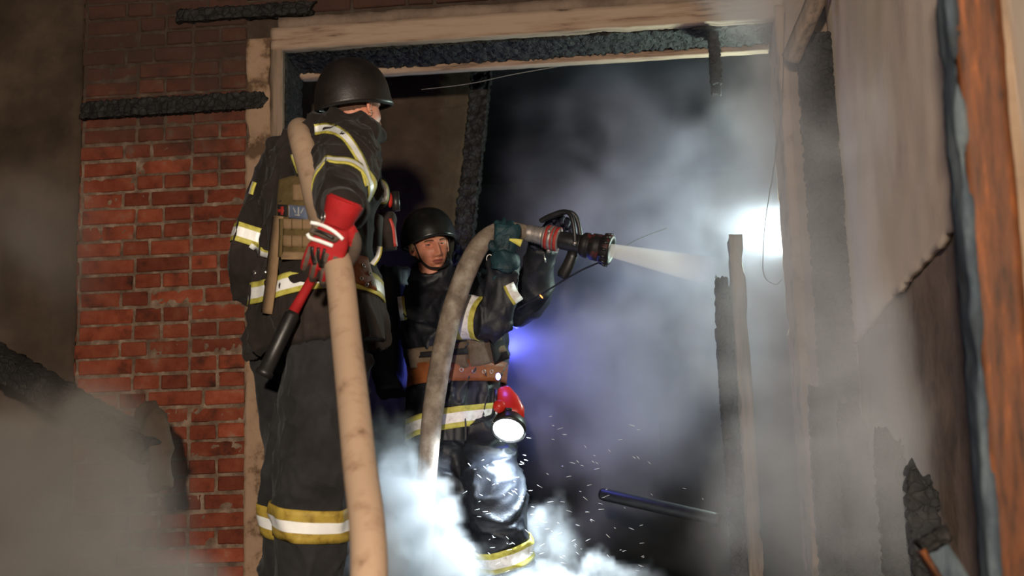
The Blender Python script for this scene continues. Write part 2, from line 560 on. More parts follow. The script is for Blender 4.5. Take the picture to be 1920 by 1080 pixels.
def lay(x_from, x_to, z, pattern):
    """bricks laid from x_from to the left (x_to < x_from)"""
    x = x_from
    i = 0
    while x > x_to+0.03:
        k = pattern[i % len(pattern)]
        i += 1
        L = BL[k]
        o = bpy.data.objects.new('brick', random.choice(BR[k]))
        col.objects.link(o)
        o.parent = W
        o.location = (x-L/2, 0.021+random.uniform(-0.004, 0.005), z+random.uniform(-0.0025, 0.0025))
        o.rotation_euler = (random.uniform(-.012, .012), random.uniform(-.008, .008), random.uniform(-.012, .012))
        x -= L+0.0135


pats = ['hssq', 'shh', 'qsh', 'ssh', 'hhss', 'sqh']
for c in range(44):
    z = -0.16+0.0777*c
    lay(-1.758-(0.0 if c % 2 else 0.0), -2.62, z, pats[c % 6] if c % 3 else 'hhhhs')
for c in range(4):
    lay(0.95, -1.70, 2.76+0.0777*c, 'ssh')

# plaster left on the far side of the brick wall, soot over it
rough_slab('plaster_coat', (-4.4, -0.022, -0.15), (-2.545, 0.012, 3.4), 0.045, 0.010, M_sootplaster, W, 5.0)
# plaster between opening and corner post
rough_slab('plaster_coat', (XR+0.012, -0.012, -0.15), (1.3, 0.012, 3.4), 0.04, 0.008, M_lath, W, 6.0)
rough_slab('plaster_coat', (-1.60, -0.016, ZH+0.105), (0.75, 0.012, 2.70), 0.03, 0.008, M_lath, W, 9.0)

# left reveal: plaster strip with a weathered door-frame upright
t1 = rough_slab('trim_1', (-1.752, -0.024, -0.1), (-1.638, 0.03, 2.60), 0.014, 0.006, M_plaster, None, 9.0, chip=0.045)
tag(t1, 'crumbling beige plaster strip beside the brick wall', kind='structure')
t2 = rough_slab('trim_2', (-1.640, -0.012, -0.1), (XL, TH, ZH+0.10), 0.02, 0.003, M_framewood, None, 8.0)
tag(t2, 'weathered grey upright of the doorway behind the standing firefighter', kind='structure')
charred('charred_face', (XL-0.004, 0.03, 0.0), (XL+0.014, TH-0.01, ZH), 0.02, parent=t2)
# head of the opening: pale front board, charred soffit, pale inner strip
t3 = rough_slab('trim_3', (XL-0.05, -0.02, ZH), (XR+0.03, 0.045, ZH+0.105), 0.02, 0.005, M_headwood, None, 7.0, chip=0.02)
tag(t3, 'pale weathered board across the top of the doorway', kind='structure')
charred('charred_soffit', (XL, 0.045, ZH-0.012), (XR, TH-0.035, ZH+0.05), 0.012, (34, 16, 30), 0.014, parent=t3)
rough_slab('inner_strip', (XL, TH-0.045, ZH-0.030), (XR, TH+0.01, ZH+0.03), 0.02, 0.003, M_headwood, t3, 8.0)
# right edge of the opening: pale ragged plaster arris
t4 = rough_slab('trim_4', (XR-0.012, -0.02, -0.1), (XR+0.034, TH, 2.6), 0.016, 0.006, M_plaster, None, 11.0, chip=0.03)
tag(t4, 'pale ragged plaster edge on the smoky side of the opening', kind='structure')

# burnt post left standing in the opening, its upper end hanging from the head
bp = thing('burnt_door_post', (0.42, 0.1, 0), 'half burnt door post standing in the smoky opening', 'post')
charred('charred_face', (0.352, 0.07, 0.0), (0.432, 0.20, 1.40), 0.012, (24, 24, 20), 0.014, bp, ragged=(2, 1, 0.12))
rough_slab('pale_face', (0.430, 0.03, 0.0), (0.490, 0.19, 1.56), 0.012, 0.006, M_framewood, bp, 12.0, chip=0.03)
tag(charred('hanging_post_stub', (0.395, 0.10, 2.26), (0.452, 0.22, ZH), 0.012, (24, 24, 30), 0.012, ragged=(2, -1, 0.05)),
    'short charred stub hanging under the top board', 'post')

# sooty partition inside with a burnt leaning edge
pm = Matrix.Translation(Q(800, 420, 1.1)) @ Matrix.Rotation(math.radians(-1), 4, 'Y')
pv, pf = gridbox((-1.3, 0.0, -2.2), (0.0, 0.06, 1.35), 0.05)
for p in pv:
    if p.x > -0.9:
        p.x += (p.z+0.0)*0.17*(p.x+0.9)/0.9
pv = displaced(pv, pf, lambda p: 0.008*noise.noise(p*5))
tag(mesh_obj('wall_partition', [Matrix.Translation(Q(858, 420, 1.1)) @ p for p in pv], pf, M_sootplaster), 'dark sooty partition just inside the doorway', kind='structure')
a, b = Q(868, 470, 0.98), Q(905, 130, 0.98)
ax = (b-a)
lm = Matrix.Translation(a) @ Matrix.Rotation(math.atan2(ax.x, ax.z), 4, 'Y')
tag(charred('charred_stud', (-0.055, -0.05, -1.80), (0.055, 0.05, ax.length+0.25), 0.012, (22, 22, 22), 0.016, matrix=lm),
    'charred leaning stud at the edge of the inner partition', 'post')

# charred board set across the brick wall, its burnt end over the plaster strip
p0, p1 = Q(150, 202, -0.03), Q(500, 186, -0.03)
tag(charred('charred_board', (p0.x, -0.045, p1.z-0.045), (p1.x, 0.005, p1.z+0.042), 0.010, (34, 34, 22), 0.010, ragged=(0, 1, 0.05)),
    'black charred board running across the brick wall', 'board')
tag(charred('charred_board', (Q(335, 30).x, -0.05, 2.70), (Q(600, 30).x, 0.01, 2.765), 0.012, (20, 20, 24), 0.008, ragged=(0, 1, 0.1)),
    'dark charred strip above the pale doorway board', 'board')

# corner post, stump in front of it, brace and burnt boards by the side wall
tag(charred('charred_corner_post', (0.765, -0.15, 0.0), (0.925, -0.025, 2.42), 0.012, (11, 14, 30), 0.016),
    'tall charred post with cracked surface in the corner', 'post')
s0, s1 = Q(1510, 735, -0.45), Q(1562, 735, -0.45)
tag(charred('charred_stump', (s0.x, -0.52, 0.0), (s1.x+0.01, -0.42, s0.z+0.03), 0.010, (26, 26, 22), 0.014, ragged=(2, 1, 0.05)),
    'short charred stump standing before the corner post', 'post')
b0, b1 = Q(1482, 112, -0.22), Q(1556, -60, -0.50)
d = (b1-b0)
bmx = Matrix.Translation(b0) @ d.to_track_quat('Z', 'Y').to_matrix().to_4x4()
tag(rough_slab('diagonal_brace', (-0.03, -0.03, 0), (0.03, 0.03, d.length), 0.02, 0.004, M_framewood, None, 9, bmx), 'pale diagonal brace at the top of the corner post', 'brace')

XS = 0.945
sw = rough_slab('wall_right', (XS, -5.3, -1.4), (XS+0.2, 0.0, 3.4), 0.08, 0.012, M_lath, None, 4.0)
tag(sw, 'smoky beige side wall with broken plaster', kind='structure')
# finish coat, broken off along a slanting edge


def coat_edge(y):
    """height of the lower edge of the finish coat at distance y along the side wall"""
    pts = [(-5.3, -1.3), (-2.92, -1.3), (-2.80, 0.9), (-2.6, 1.06), (-0.9, 1.05), (0.0, 1.02)]
    for (y0, z0), (y1, z1) in zip(pts, pts[1:]):
        if y0 <= y <= y1:
            return z0+(z1-z0)*(y-y0)/(y1-y0)
    return 1.3


cv, cf = [], []
NY, NZ = 150, 44
for i in range(NY+1):
    y = -5.3+5.28*i/NY
    zb = coat_edge(y)+0.018*noise.noise(Vector((y*6, 0, 1)))+0.012*noise.noise(Vector((y*21, 0, 1)))
    for k in range(NZ+1):
        z = zb+(3.38-zb)*(k/NZ)**1.2
        cv.append(Vector((XS-0.017+0.004*noise.noise(Vector((0, y*5, z*5))), y, z)))
for i in range(NY):
    for k in range(NZ):
        q = i*(NZ+1)+k
        cf.append((q, q+1, q+NZ+2, q+NZ+1))
co = solid(mesh_obj('plaster_coat', cv, cf, M_sidewall, sw), 0.02, 0)

for (x0, x1, y0, Y, g) in ((1562, 1625, 745, -0.62, 0), (1632, 1690, 800, -1.05, 1), (1690, 1752, 860, -1.5, 2)):
    q0, q1 = Q(x0, y0, Y), Q(x1, y0, Y)
    tag(charred('burnt_board', (min(q0.x, XS-0.09), Y-0.03, 0.0), (min(q1.x, XS-0.012), Y+0.03, q0.z), 0.012, (20, 20, 24), 0.016, ragged=(2, 1, 0.12)),
        ['tallest burnt board leaning at the side wall', 'middle burnt board against the side wall', 'shortest burnt board against the side wall, nearest the orange timber'][g], 'board', 'burnt boards by the side wall')

# orange-brown timber in front, painted on its narrow side
e0, e1 = CAM+ray(1812, -60)*3.05, CAM+ray(1905, 1130)*2.95
tim = thing('timber_post', (e1.x, e1.y, e1.z), 'blurred orange-brown timber upright with a pale blue painted edge', 'post')
d = e0-e1
tmx = Matrix.Translation(e1) @ d.to_track_quat('Z', 'X').to_matrix().to_4x4()
qx = tmx.to_3x3() @ Vector((1, 0, 0))
yaw_fix = math.atan2(qx.y, qx.x)
tmx = tmx @ Matrix.Rotation(-yaw_fix, 4, 'Z')
rough_slab('timber_body', (-0.040, -0.05, -0.3), (0.054, 0.05, d.length+0.2), 0.02, 0.004, M_timber, tim, 7, tmx)
rough_slab('painted_edge', (-0.058, -0.052, -0.3), (-0.036, 0.052, d.length+0.2), 0.016, 0.006, M_bluepaint, tim, 10, tmx, chip=0.03)

# broken board end at the lower corner
c = CAM+ray(1772, 1062)*3.35
bo = thing('broken_board', (c.x, c.y, c.z-0.3), 'broken pale board end with an orange edge beside the timber upright', 'board')
bx = Matrix.Translation(c) @ Matrix.Rotation(math.radians(-28), 4, 'Y')
rough_slab('board_face', (-0.024, -0.03, -0.45), (0.03, 0.03, 0.045), 0.012, 0.004, M_bluepaint, bo, 14, bx)
rough_slab('orange_edge', (-0.036, -0.032, -0.45), (-0.022, 0.032, 0.06), 0.012, 0.003, M_timber, bo, 14, bx)
charred('charred_end', (-0.03, -0.034, 0.042), (0.05, 0.034, 0.085), 0.008, (40, 40, 40), 0.008, bo, bx)

# leaning burnt timber and sacking in the smoke beside the brick wall
a, b = Q(60, 715, -0.45), Q(292, 850, -0.75)
d = b-a
mx = Matrix.Translation(a) @ d.to_track_quat('Z', 'Y').to_matrix().to_4x4()
tag(charred('burnt_beam', (-0.085, -0.06, -0.9), (0.085, 0.06, d.length), 0.016, (18, 18, 14), 0.014, None, mx, ragged=(2, 1, 0.06)),
    'burnt beam sloping down in the smoke before the brick wall', 'beam')
rb = MB()
rb.tube(smooth_path([Q(262, 765, -0.7), Q(285, 790, -0.72), Q(300, 850, -0.72), Q(305, 915, -0.7)], 6), [(0.05, 0.04)]*6+[(0.075, 0.05)]*7+[(0.05, 0.04)]*6, 16)
v, f, n = remesh(rb, 0.012, 4)
tag(mesh_obj('scorched_rag', wrinkle(v, n, 0.012, 3), f, M_sootplaster), 'brown scorched rag hanging on the end of the burnt beam', 'rag')

px0 = Q(1850, 300, -2.9).x
tag(rough_slab('wall_pier', (px0, -2.90, -1.4), (1.7, -2.72, 3.3), 0.05, 0.006, M_pier, None, 5.0), 'blurred beige plaster pier behind the timber upright', kind='structure')

# wires and the pipe
def wire(name, pts, r, mat, label, cat='wire'):
    w = MB().tube(smooth_path(pts, 8), r, 8)
    return tag(w.build(name, mat), label, cat)


wire('hanging_wire', [Vector((Q(1474, 70, -0.03).x, -0.03, 2.56)), Q(1466, 190, -0.12), Q(1453, 300, -0.2), Q(1437, 400, -0.2), Q(1431, 470, -0.2), Q(1433, 518, -0.2), Q(1455, 533, -0.2), Q(1466, 524, -0.2)], 0.0018, M_wire,
     'thin dark wire hanging before the bright smoke')
wire('sagging_wire', [Q(790, 168, 0.42), Q(880, 157, 0.42), Q(960, 140, 0.41), Q(1040, 126, 0.385), Vector((Q(1085, 118, 0.372).x, 0.372, 2.522))], 0.0010, M_palewire, 'thin pale wire under the doorway head')
pp = [Q(1128, 926, 0.50), Q(1352, 976, 0.15)]
pt = MB()
pt.tube([pp[0], pp[0]+(pp[1]-pp[0])*0.02, pp[1]-(pp[1]-pp[0])*0.02, pp[1]], [0.026, 0.030, 0.030, 0.026], 24)
tag(pt.build('metal_pipe', M_blackmetal), 'dark metal pipe lying across the smoky doorway', 'pipe')

# hand lamp of the crew inside, burning in the smoke beside the wall edge
lp = Q(1500, 436, 0.60)
il = thing('hand_lamp', lp, 'glaring greenish-white lamp inside the smoke beside the wall edge', 'lamp')
ld_ = Vector((-0.92, -0.38, 0.0)).normalized()
hm = MB().tube([lp-ld_*0.11, lp-ld_*0.10, lp-ld_*0.05, lp-ld_*0.012, lp+ld_*0.004], [0.020, 0.030, 0.036, 0.055, 0.058], 28)
hm.build('lamp_housing', M_blackmetal, il)
MB().tube([lp+ld_*0.004, lp+ld_*0.008], [0.050, 0.050], 28).build('lens', emat('lamp_glass', (0.82, 1.0, 0.90), 12.0), il)
MB().tube([lp-ld_*0.05-Vector((0, 0, 0.03)), lp-ld_*0.06-Vector((0, 0, 0.14))], [0.014, 0.016], 14).build('handle', M_blackrubber, il)
MB().tube([Vector((lp.x+0.10, lp.y+0.10, 0.0)), lp-ld_*0.06-Vector((0, 0, 0.13))], [0.014, 0.014], 12).build('stand', M_blackmetal, il)
light('hand_lamp_light', 'POINT', lp+ld_*0.06, 100, (0.76, 1.0, 0.86), shadow_soft_size=0.05)

# ------------------------------------------------------------------ people: shared builders


def frame(o, fwd, up):
    """local x = right hand side, y = forward, z = up"""
    y = Vector(fwd).normalized()
    x = y.cross(Vector(up)).normalized()
    z = x.cross(y)
    return Matrix(((x.x, y.x, z.x, o[0]), (x.y, y.y, z.y, o[1]), (x.z, y.z, z.z, o[2]), (0, 0, 0, 1)))


def gs(x, c, w):
    return math.exp(-((x-c)/w)**2)


def head_shell():
    """a human head, chin to crown 0.24 m, face towards +y"""
    NA, NE = 168, 150
    v, f = [], []
    for i in range(NE+1):
        el = math.pi*(i/NE-0.5)
        for j in range(NA):
            a = 2*math.pi*j/NA-math.pi
            a = a-0.45*math.sin(a)              # denser at the face
            ce = math.cos(el)
            z = 0.120*math.sin(el)
            x = 0.077*math.sin(a)*ce**0.9
            y = 0.098*math.cos(a)*ce**0.9
            if z < 0:
                t = min(1, -z/0.12)
                x *= 1-0.20*t**1.5
                if y > 0:
                    y = y*(1+0.10*t)+0.006*t
                    x *= 1+0.05*t
                else:
                    y *= 1-0.25*t
            if y > 0.0:
                w = min(1, y/0.05)
                ax = abs(x)
                q = 0
                q += 0.010*gs(x, 0, 0.011)*gs(z, 0.000, 0.030)
                q += 0.016*gs(x, 0, 0.0105)*gs(z, -0.022, 0.021)
                q += 0.015*gs(x, 0, 0.0135)*gs(z, -0.036, 0.0115)
                q += 0.010*gs(ax, 0.0145, 0.0075)*gs(z, -0.040, 0.0085)
                q -= 0.005*gs(ax, 0.010, 0.005)*gs(z, -0.049, 0.004)
                q -= 0.0185*gs(ax, 0.033, 0.017)*gs(z, 0.009, 0.0115)
                q -= 0.004*gs(ax, 0.018, 0.008)*gs(z, 0.008, 0.012)
                q += 0.010*gs(ax, 0.031, 0.022)*gs(z, 0.0285, 0.0075)
                q += 0.0065*gs(ax, 0.047, 0.020)*gs(z, -0.024, 0.018)
                q -= 0.004*gs(ax, 0.030, 0.010)*gs(z, -0.052, 0.016)
                q += 0.0045*gs(x, 0, 0.032)*gs(z, -0.064, 0.016)
                q += 0.006*gs(x, 0, 0.021)*gs(z, -0.0625, 0.0048)
                q += 0.0075*gs(x, 0, 0.018)*gs(z, -0.0755, 0.0055)
                q -= 0.0075*gs(x, 0, 0.025)*gs(z, -0.0688, 0.0023)
                q -= 0.0035*gs(x, 0, 0.016)*gs(z, -0.086, 0.005)
                q += 0.009*gs(x, 0, 0.022)*gs(z, -0.102, 0.013)
                q -= 0.0012*gs(z, 0.062, 0.0025)*gs(x, 0, 0.05)
                q -= 0.0012*gs(z, 0.050, 0.0025)*gs(x, 0, 0.05)
                y += w*q
            v.append(Vector((x, y, z)))
    for i in range(NE):
        for j in range(NA):
            f.append((i*NA+j, i*NA+(j+1) % NA, (i+1)*NA+(j+1) % NA, (i+1)*NA+j))
    return v, f


def add_head(mb, M):
    """head with ears, lids and lips into mb (material 0 skin, 1 lips)"""
    v, f = head_shell()
    b = len(mb.v)
    mb.add([M @ p for p in v], f, 0)
    for k, q in enumerate(f):
        c = v[q[0]]
        if c.y > 0.05 and abs(c.x) < 0.024 and -0.0815 < c.z < -0.058 and (c.x/0.025)**2+((c.z+0.069)/0.0115)**2 < 1:
            mb.m[len(mb.m)-len(f)+k] = 1
    for s in (-1, 1):
        em = M @ Matrix.Translation((s*0.077, -0.004, -0.004)) @ Matrix.Rotation(s*0.35, 4, 'Z') @ Matrix.Rotation(-0.15, 4, 'X')
        pts = []
        for k in range(13):
            a = math.radians(-125+k*245/12)
            pts.append(em @ Vector((s*0.010, -0.002+math.cos(a)*-0.017, 0.006+math.sin(a)*0.031)))
        mb.tube(pts, 0.0055, 10)
        mb.ball(em @ Vector((s*0.004, 0.002, 0.004)), (0.008, 0.014, 0.027), 12, 0, em.to_3x3())
        mb.ball(em @ Vector((s*0.006, 0.008, -0.024)), (0.006, 0.009, 0.011), 10, 0, em.to_3x3())
        # lids over the eyeballs
        for dz, sz in ((0.0062, 1), (-0.0066, -1)):
            mb.ball(M @ Vector((s*0.033, 0.0700, 0.010+dz)), (0.0170, 0.0125, 0.0050), 14, 0, M.to_3x3())


def add_eyes(name, M, parent):
    for s in (-1, 1):
        mb = MB()
        mb.ball(M @ Vector((s*0.033, 0.0690, 0.0098)), 0.0118, 18, 0, M.to_3x3())
        mb.ball(M @ Vector((s*0.033+0.001, 0.0760, 0.0095)), (0.0068, 0.0055, 0.0064), 14, 1, M.to_3x3())
        mb.build('eye', [M_eyewhite, M_iris], parent)
        br = MB()
        pts = [M @ Vector((s*(0.014+0.040*k/6), 0.0985-0.022*(k/6)**2, 0.0275+0.006*math.sin(k/6*2.4)-0.001*k)) for k in range(7)]
        br.tube(pts, [(0.0026, 0.0016)]+[(0.0036, 0.002)]*5+[(0.0016, 0.001)], 8, ref=(0, 0, 1))
        br.build('eyebrow', M_brow, parent)


def helmet(M, person, mat, size=(0.130, 0.148, 0.152), rim=(0.035, -0.004, -0.040), label=None, strap=True, trim_mat=None, peak=0.0):
    """open-faced ballistic-style helmet: shell, rim trim, bolts, straps"""
    NA, NT = 64, 26
    sx, sy, sz = size

    def rimz(a):       # a = 0 at front
        c = math.cos(a)
        return rim[1]+(rim[0]-rim[1])*max(0, c)**1.5+(rim[2]-rim[1])*max(0, -c)**1.2

    def pt(a, t):
        z0 = rimz(a)-0.012
        el0 = math.asin(max(-0.9, min(0.9, z0/sz)))
        el = math.pi/2+(el0-math.pi/2)*t
        fl = 1+0.018*max(0, (t-0.86)/0.14)**2
        ce = math.cos(el)**0.78
        y = sy*math.cos(a)*ce*fl
        if math.cos(a) > 0:
            y += peak*max(0, (t-0.8)/0.2)**2*math.cos(a)
        return Vector((sx*math.sin(a)*ce*fl, y-0.006, sz*math.sin(el)+0.012))
    v = [M @ pt(2*math.pi*j/NA, max(0.004, i/NT)) for i in range(NT+1) for j in range(NA)]
    f = [tuple(range(NA))]
    for i in range(NT):
        for j in range(NA):
            f.append((i*NA+j, (i+1)*NA+j, (i+1)*NA+(j+1) % NA, i*NA+(j+1) % NA))
    sh = mesh_obj('helmet', v, f, mat, person)
    if label:
        sh['label'] = label
    solid(sh, 0.008)
    edge = [M @ (pt(2*math.pi*j/NA, 1.0)) for j in range(NA)]
    rt = MB().tube(edge+[edge[0], edge[1]], 0.0055, 8, cap=False)
    rt.build('rim_trim', trim_mat or M_strap, sh)
    for a in (0.62, -0.62, 1.55, -1.55, 2.4, -2.4):
        p = pt(a, 0.80)
        bo = MB().ball(M @ (p*1.01), 0.0065, 10)
        bo.build('bolt', M_metal, sh)
    if strap:
        for s in (-1, 1):
            for path, nm in (([(s*0.088, 0.035, 0.020), (s*0.080, 0.050, -0.030), (s*0.070, 0.062, -0.075), (s*0.045, 0.088, -0.108), (0, 0.104, -0.118)], 'chin_strap'),
                             ([(s*0.092, -0.055, 0.0), (s*0.085, -0.010, -0.045), (s*0.072, 0.050, -0.080)], 'chin_strap')):
                sm = MB().tube([M @ p for p in smooth_path(path, 6)], (0.0075, 0.0022), 10, ref=(M.to_3x3() @ Vector((0, 0.7, 0.7))))
                sm.build(nm, M_strap, sh)
    return sh


def ring_band(bvh, c, axis, widths, mats_idx, mats, name, parent, lift=0.004, ref=(0, 0, 1), n=72, rmax=0.32, a0=0, a1=2*math.pi, tilt=None, rfix=None):
    """tape sewn round a limb or body: the surface is found from the axis outwards"""
    c, axis = Vector(c), Vector(axis).normalized()
    s = Vector(ref)
    s = (s-axis*s.dot(axis)).normalized()
    t = axis.cross(s)
    tot = sum(widths)
    edges = [-tot/2]
    for w in widths:
        edges.append(edges[-1]+w)
    full = abs(a1-a0-2*math.pi) < 1e-6
    rows, mi = [], []
    for k, e in enumerate(edges):
        sub = [e] if k == len(edges)-1 else [e, e+(edges[k+1]-e)*0.5]
        for q, ee in enumerate(sub):
            rows.append(ee)
            mi.append(mats_idx[min(k, len(mats_idx)-1)])
    R = []
    last = 0.1
    cnt = n if full else n+1
    for ee in rows:
        rr = []
        for j in range(cnt):
            a = a0+(a1-a0)*j/n
            d = s*math.cos(a)+t*math.sin(a)
            o = c+axis*(ee+(tilt(a) if tilt else 0))
            h = bvh.ray_cast(o, d, rmax)
            if h[0] is not None:
                last = (h[0]-o).length
                rr.append(last)
            else:
                rr.append(None)
        good = [x for x in rr if x is not None] or [0.1]
        med = sorted(good)[len(good)//2]
        rr = [med if x is None else x for x in rr]
        for _ in range(2):
            if full:
                rr = [(rr[j-1]+2*rr[j]+rr[(j+1) % cnt])/4 for j in range(cnt)]
        R.append(rr)
    v, f, mid = [], [], []
    for ee, rr in zip(rows, R):
        for j in range(cnt):
            a = a0+(a1-a0)*j/n
            d = s*math.cos(a)+t*math.sin(a)
            v.append(c+axis*(ee+(tilt(a) if tilt else 0))+d*(rr[j]+lift))
    for i in range(len(rows)-1):
        for j in range(n):
            j2 = (j+1) % cnt
            f.append((i*cnt+j, i*cnt+j2, (i+1)*cnt+j2, (i+1)*cnt+j))
            mid.append(mi[i])
    o = mesh_obj(name, v, f, mats, parent, True, mid)
    solid(o, 0.005, 0)
    return o


def px_strip(bvh, path, widths, mats_idx, mats, name, parent, lift=0.006, n=8, thick=0.005, Y=None, scale=None, wfun=None):
    """tape laid over the body along a path; each path point is a photo pixel whose ray meets the cloth"""
    pts = smooth_path([Vector((x, y, 0)) for x, y in path], n)
    tot = sum(widths)
    es = [-tot/2]
    for w in widths:
        es.append(es[-1]+w)
    v, f, mid = [], [], []
    dlast = None
    rows = []
    for i, p in enumerate(pts):
        t = (pts[min(i+1, len(pts)-1)]-pts[max(i-1, 0)]).normalized()
        nrm = Vector((-t.y, t.x, 0))
        k = wfun(i/(len(pts)-1)) if wfun else 1.0
        row = []
        for e in es:
            q = p+nrm*e*k
            rd = ray(q.x, q.y)
            h = bvh.ray_cast(CAM, rd.normalized())
            dd = None if h[0] is None else (h[0]-CAM).length
            row.append((q, rd.normalized(), dd))
        rows.append(row)
    flat = [r[2] for row in rows for r in row if r[2] is not None]
    med = sorted(flat)[len(flat)//2] if flat else 5.0
    D = [[(r[2] if r[2] is not None and abs(r[2]-med) < 0.25 else None) for r in row] for row in rows]
    for i in range(len(D)):
        good = [x for x in D[i] if x is not None]
        m = sum(good)/len(good) if good else None
        D[i] = [x if x is not None else m for x in D[i]]
    last = next((x for row in D for x in row if x is not None), med)
    for i in range(len(D)):
        for k in range(len(es)):
            if D[i][k] is None:
                D[i][k] = last
            last = D[i][k]
    for _ in range(2):
        D = [[(D[max(i-1, 0)][k]+2*D[i][k]+D[min(i+1, len(D)-1)][k])/4 for k in range(len(es))] for i in range(len(D))]
    for row, dr in zip(rows, D):
        for r, dd in zip(row, dr):
            v.append(CAM+r[1]*(dd-lift))
    m = len(es)
    for i in range(len(rows)-1):
        for k in range(m-1):
            f.append((i*m+k, i*m+k+1, (i+1)*m+k+1, (i+1)*m+k))
            mid.append(mats_idx[k])
    o = mesh_obj(name, v, f, mats, parent, True, mid)
    solid(o, thick, 0)
    return o


def px_patch(bvh, corners, lift, thick, mat, name, parent, nu=14, nv=14, bulge=0.0, rnd=0.0, wr=0.0):
    """padded panel lying on the body; corners TL, TR, BR, BL in photo pixels; closed with real thickness"""
    tl, tr, br, bl = [Vector((a, b)) for a, b in corners]
    P_, D = [], []
    for j in range(nv+1):
        for i in range(nu+1):
            u, w = i/nu, j/nv
            uu, ww = u, w
            if rnd:
                du, dw = 2*u-1, 2*w-1
                uu = 0.5+0.5*du*math.sqrt(max(0, 1-rnd*dw*dw/2))
                ww = 0.5+0.5*dw*math.sqrt(max(0, 1-rnd*du*du/2))
            q = (tl*(1-uu)+tr*uu)*(1-ww)+(bl*(1-uu)+br*uu)*ww
            rd = ray(q.x, q.y).normalized()
            h = bvh.ray_cast(CAM, rd)
            P_.append((rd, u, w))
            D.append(None if h[0] is None else (h[0]-CAM).length)
    good = sorted(x for x in D if x is not None) or [5.0]
    med = good[len(good)//2]
    D = [med if x is None or abs(x-med) > 0.2 else x for x in D]
    n = nu+1
    for _ in range(4):
        D = [(D[k]*2+D[k-1 if k % n else k]+D[k+1 if k % n < nu else k]+D[k-n if k >= n else k]+D[k+n if k < n*nv else k])/6 for k in range(len(D))]
    front, back = [], []
    for (rd, u, w), dd in zip(P_, D):
        e = (1-(2*u-1)**4)*(1-(2*w-1)**4)
        fold = wr*noise.noise(Vector((u*5, w*5, 7)))
        front.append(CAM+rd*(dd-lift-thick*(0.35+0.65*e**0.5)-bulge*e+fold))
        back.append(CAM+rd*(dd-lift+0.012))
    v = front+back
    f = []
    N = len(front)
    for j in range(nv):
        for i in range(nu):
            a = j*n+i
            f.append((a, a+1, a+n+1, a+n))
            f.append((N+a, N+a+n, N+a+n+1, N+a+1))
    loop = [i for i in range(n)]+[j*n+nu for j in range(1, nv+1)]+[nv*n+i for i in range(nu-1, -1, -1)]+[j*n for j in range(nv-1, 0, -1)]
    for a, b in zip(loop, loop[1:]+loop[:1]):
        f.append((a, N+a, N+b, b))
    return mesh_obj(name, v, f, mat, parent, True)


def hand_shells(mb, wrist, F, B, curls, thumb=(0.5, 0.6), scale=1.0, spread=0.10, side=1):
    """gloved hand: palm, four unequal bent fingers, thumb from the side of the palm.
    F finger direction, B back of the hand; the thumb leaves on the B x F * side flank"""
    F = Vector(F).normalized()
    B = Vector(B)
    B = (B-F*B.dot(F)).normalized()
    T = B.cross(F)*side
    W = Vector(wrist)
    s = scale

    def L(f, t, b):
        return W+F*(f*s)+T*(t*s)+B*(b*s)
    mb.tube([L(-0.055, 0, 0), L(-0.02, 0, 0), L(0.02, 0, 0), L(0.055, 0.002, 0.002), L(0.090, 0.002, 0.002), L(0.104, 0.002, 0)],
            [(0.041*s, 0.036*s), (0.034*s, 0.026*s), (0.038*s, 0.022*s), (0.045*s, 0.021*s), (0.046*s, 0.018*s), (0.040*s, 0.012*s)], 22, ref=T, power=2.6)
    tips = []
    for k, (t, ln, f0) in enumerate(((0.036, 0.072, 0.094), (0.012, 0.080, 0.100), (-0.012, 0.076, 0.097), (-0.035, 0.060, 0.088))):
        cu = curls[k]
        p = L(f0-0.012, t, 0.002)
        pts, rad = [p], [0.0125*s]
        ang = 0.0
        dirT = T*(t/0.036*spread)
        for seg, (q, c) in enumerate(zip((0.45, 0.32, 0.23), cu)):
            ang += c
            d = (F*math.cos(ang)-B*math.sin(ang)+dirT*math.cos(ang)).normalized()
            steps = 3
            for _ in range(steps):
                p = p+d*(ln*q*s*1.18/steps)
                pts.append(p)
                rad.append((0.0122-0.0011*seg-0.0002*_)*s)
        mb.tube(pts, rad, 14)
        mb.ball(pts[-1], rad[-1]*1.0, 12)
        tips.append(pts)
    a, b = thumb
    p0 = L(0.012, 0.030, -0.006)
    p1 = p0+(F*0.55+T*0.75*a*1.4-B*0.35*b)*(0.040*s)
    p2 = p1+(F*0.85+T*0.25*a-B*0.6*b)*(0.036*s)
    p3 = p2+(F*0.8-T*0.15-B*0.8*b)*(0.028*s)
    tp = smooth_path([p0, p1, p2, p3], 4)
    mb.tube(tp, [0.019*s-0.0005*s*k for k in range(len(tp))], 14)
    mb.ball(tp[-1], 0.0128*s, 12)
    return L, tips


def boots(person, ankles, fwd):
    fw = Vector((fwd[0], fwd[1], 0)).normalized()
    for a in ankles:
        a = Vector(a)
        mb = MB()
        g = Vector((a.x, a.y, 0.0))
        mb.tube([g+Vector((0, 0, 0.30)), g+Vector((0, 0, 0.12)), g+Vector((0, 0, 0.06))], [0.062, 0.058, 0.055], 20)
        mb.tube([g-fw*0.075+Vector((0, 0, 0.048)), g+Vector((0, 0, 0.055)), g+fw*0.09+Vector((0, 0, 0.05)), g+fw*0.17+Vector((0, 0, 0.042)), g+fw*0.205+Vector((0, 0, 0.036))],
                [(0.036, 0.040), (0.043, 0.050), (0.049, 0.042), (0.048, 0.034), (0.036, 0.026)], 20, ref=fw.cross(Vector((0, 0, 1))), power=2.6)
        v, f, n = remesh(mb, 0.009, 4)
        v = [Vector((p.x, p.y, max(p.z, 0.006))) for p in v]
        mesh_obj('boot', v, f, M_blackrubber, person)

# ------------------------------------------------------------------ firefighter with back to the camera
ALONG = Vector((0, 0, 1))
BANDM = [M_lime, M_silver]


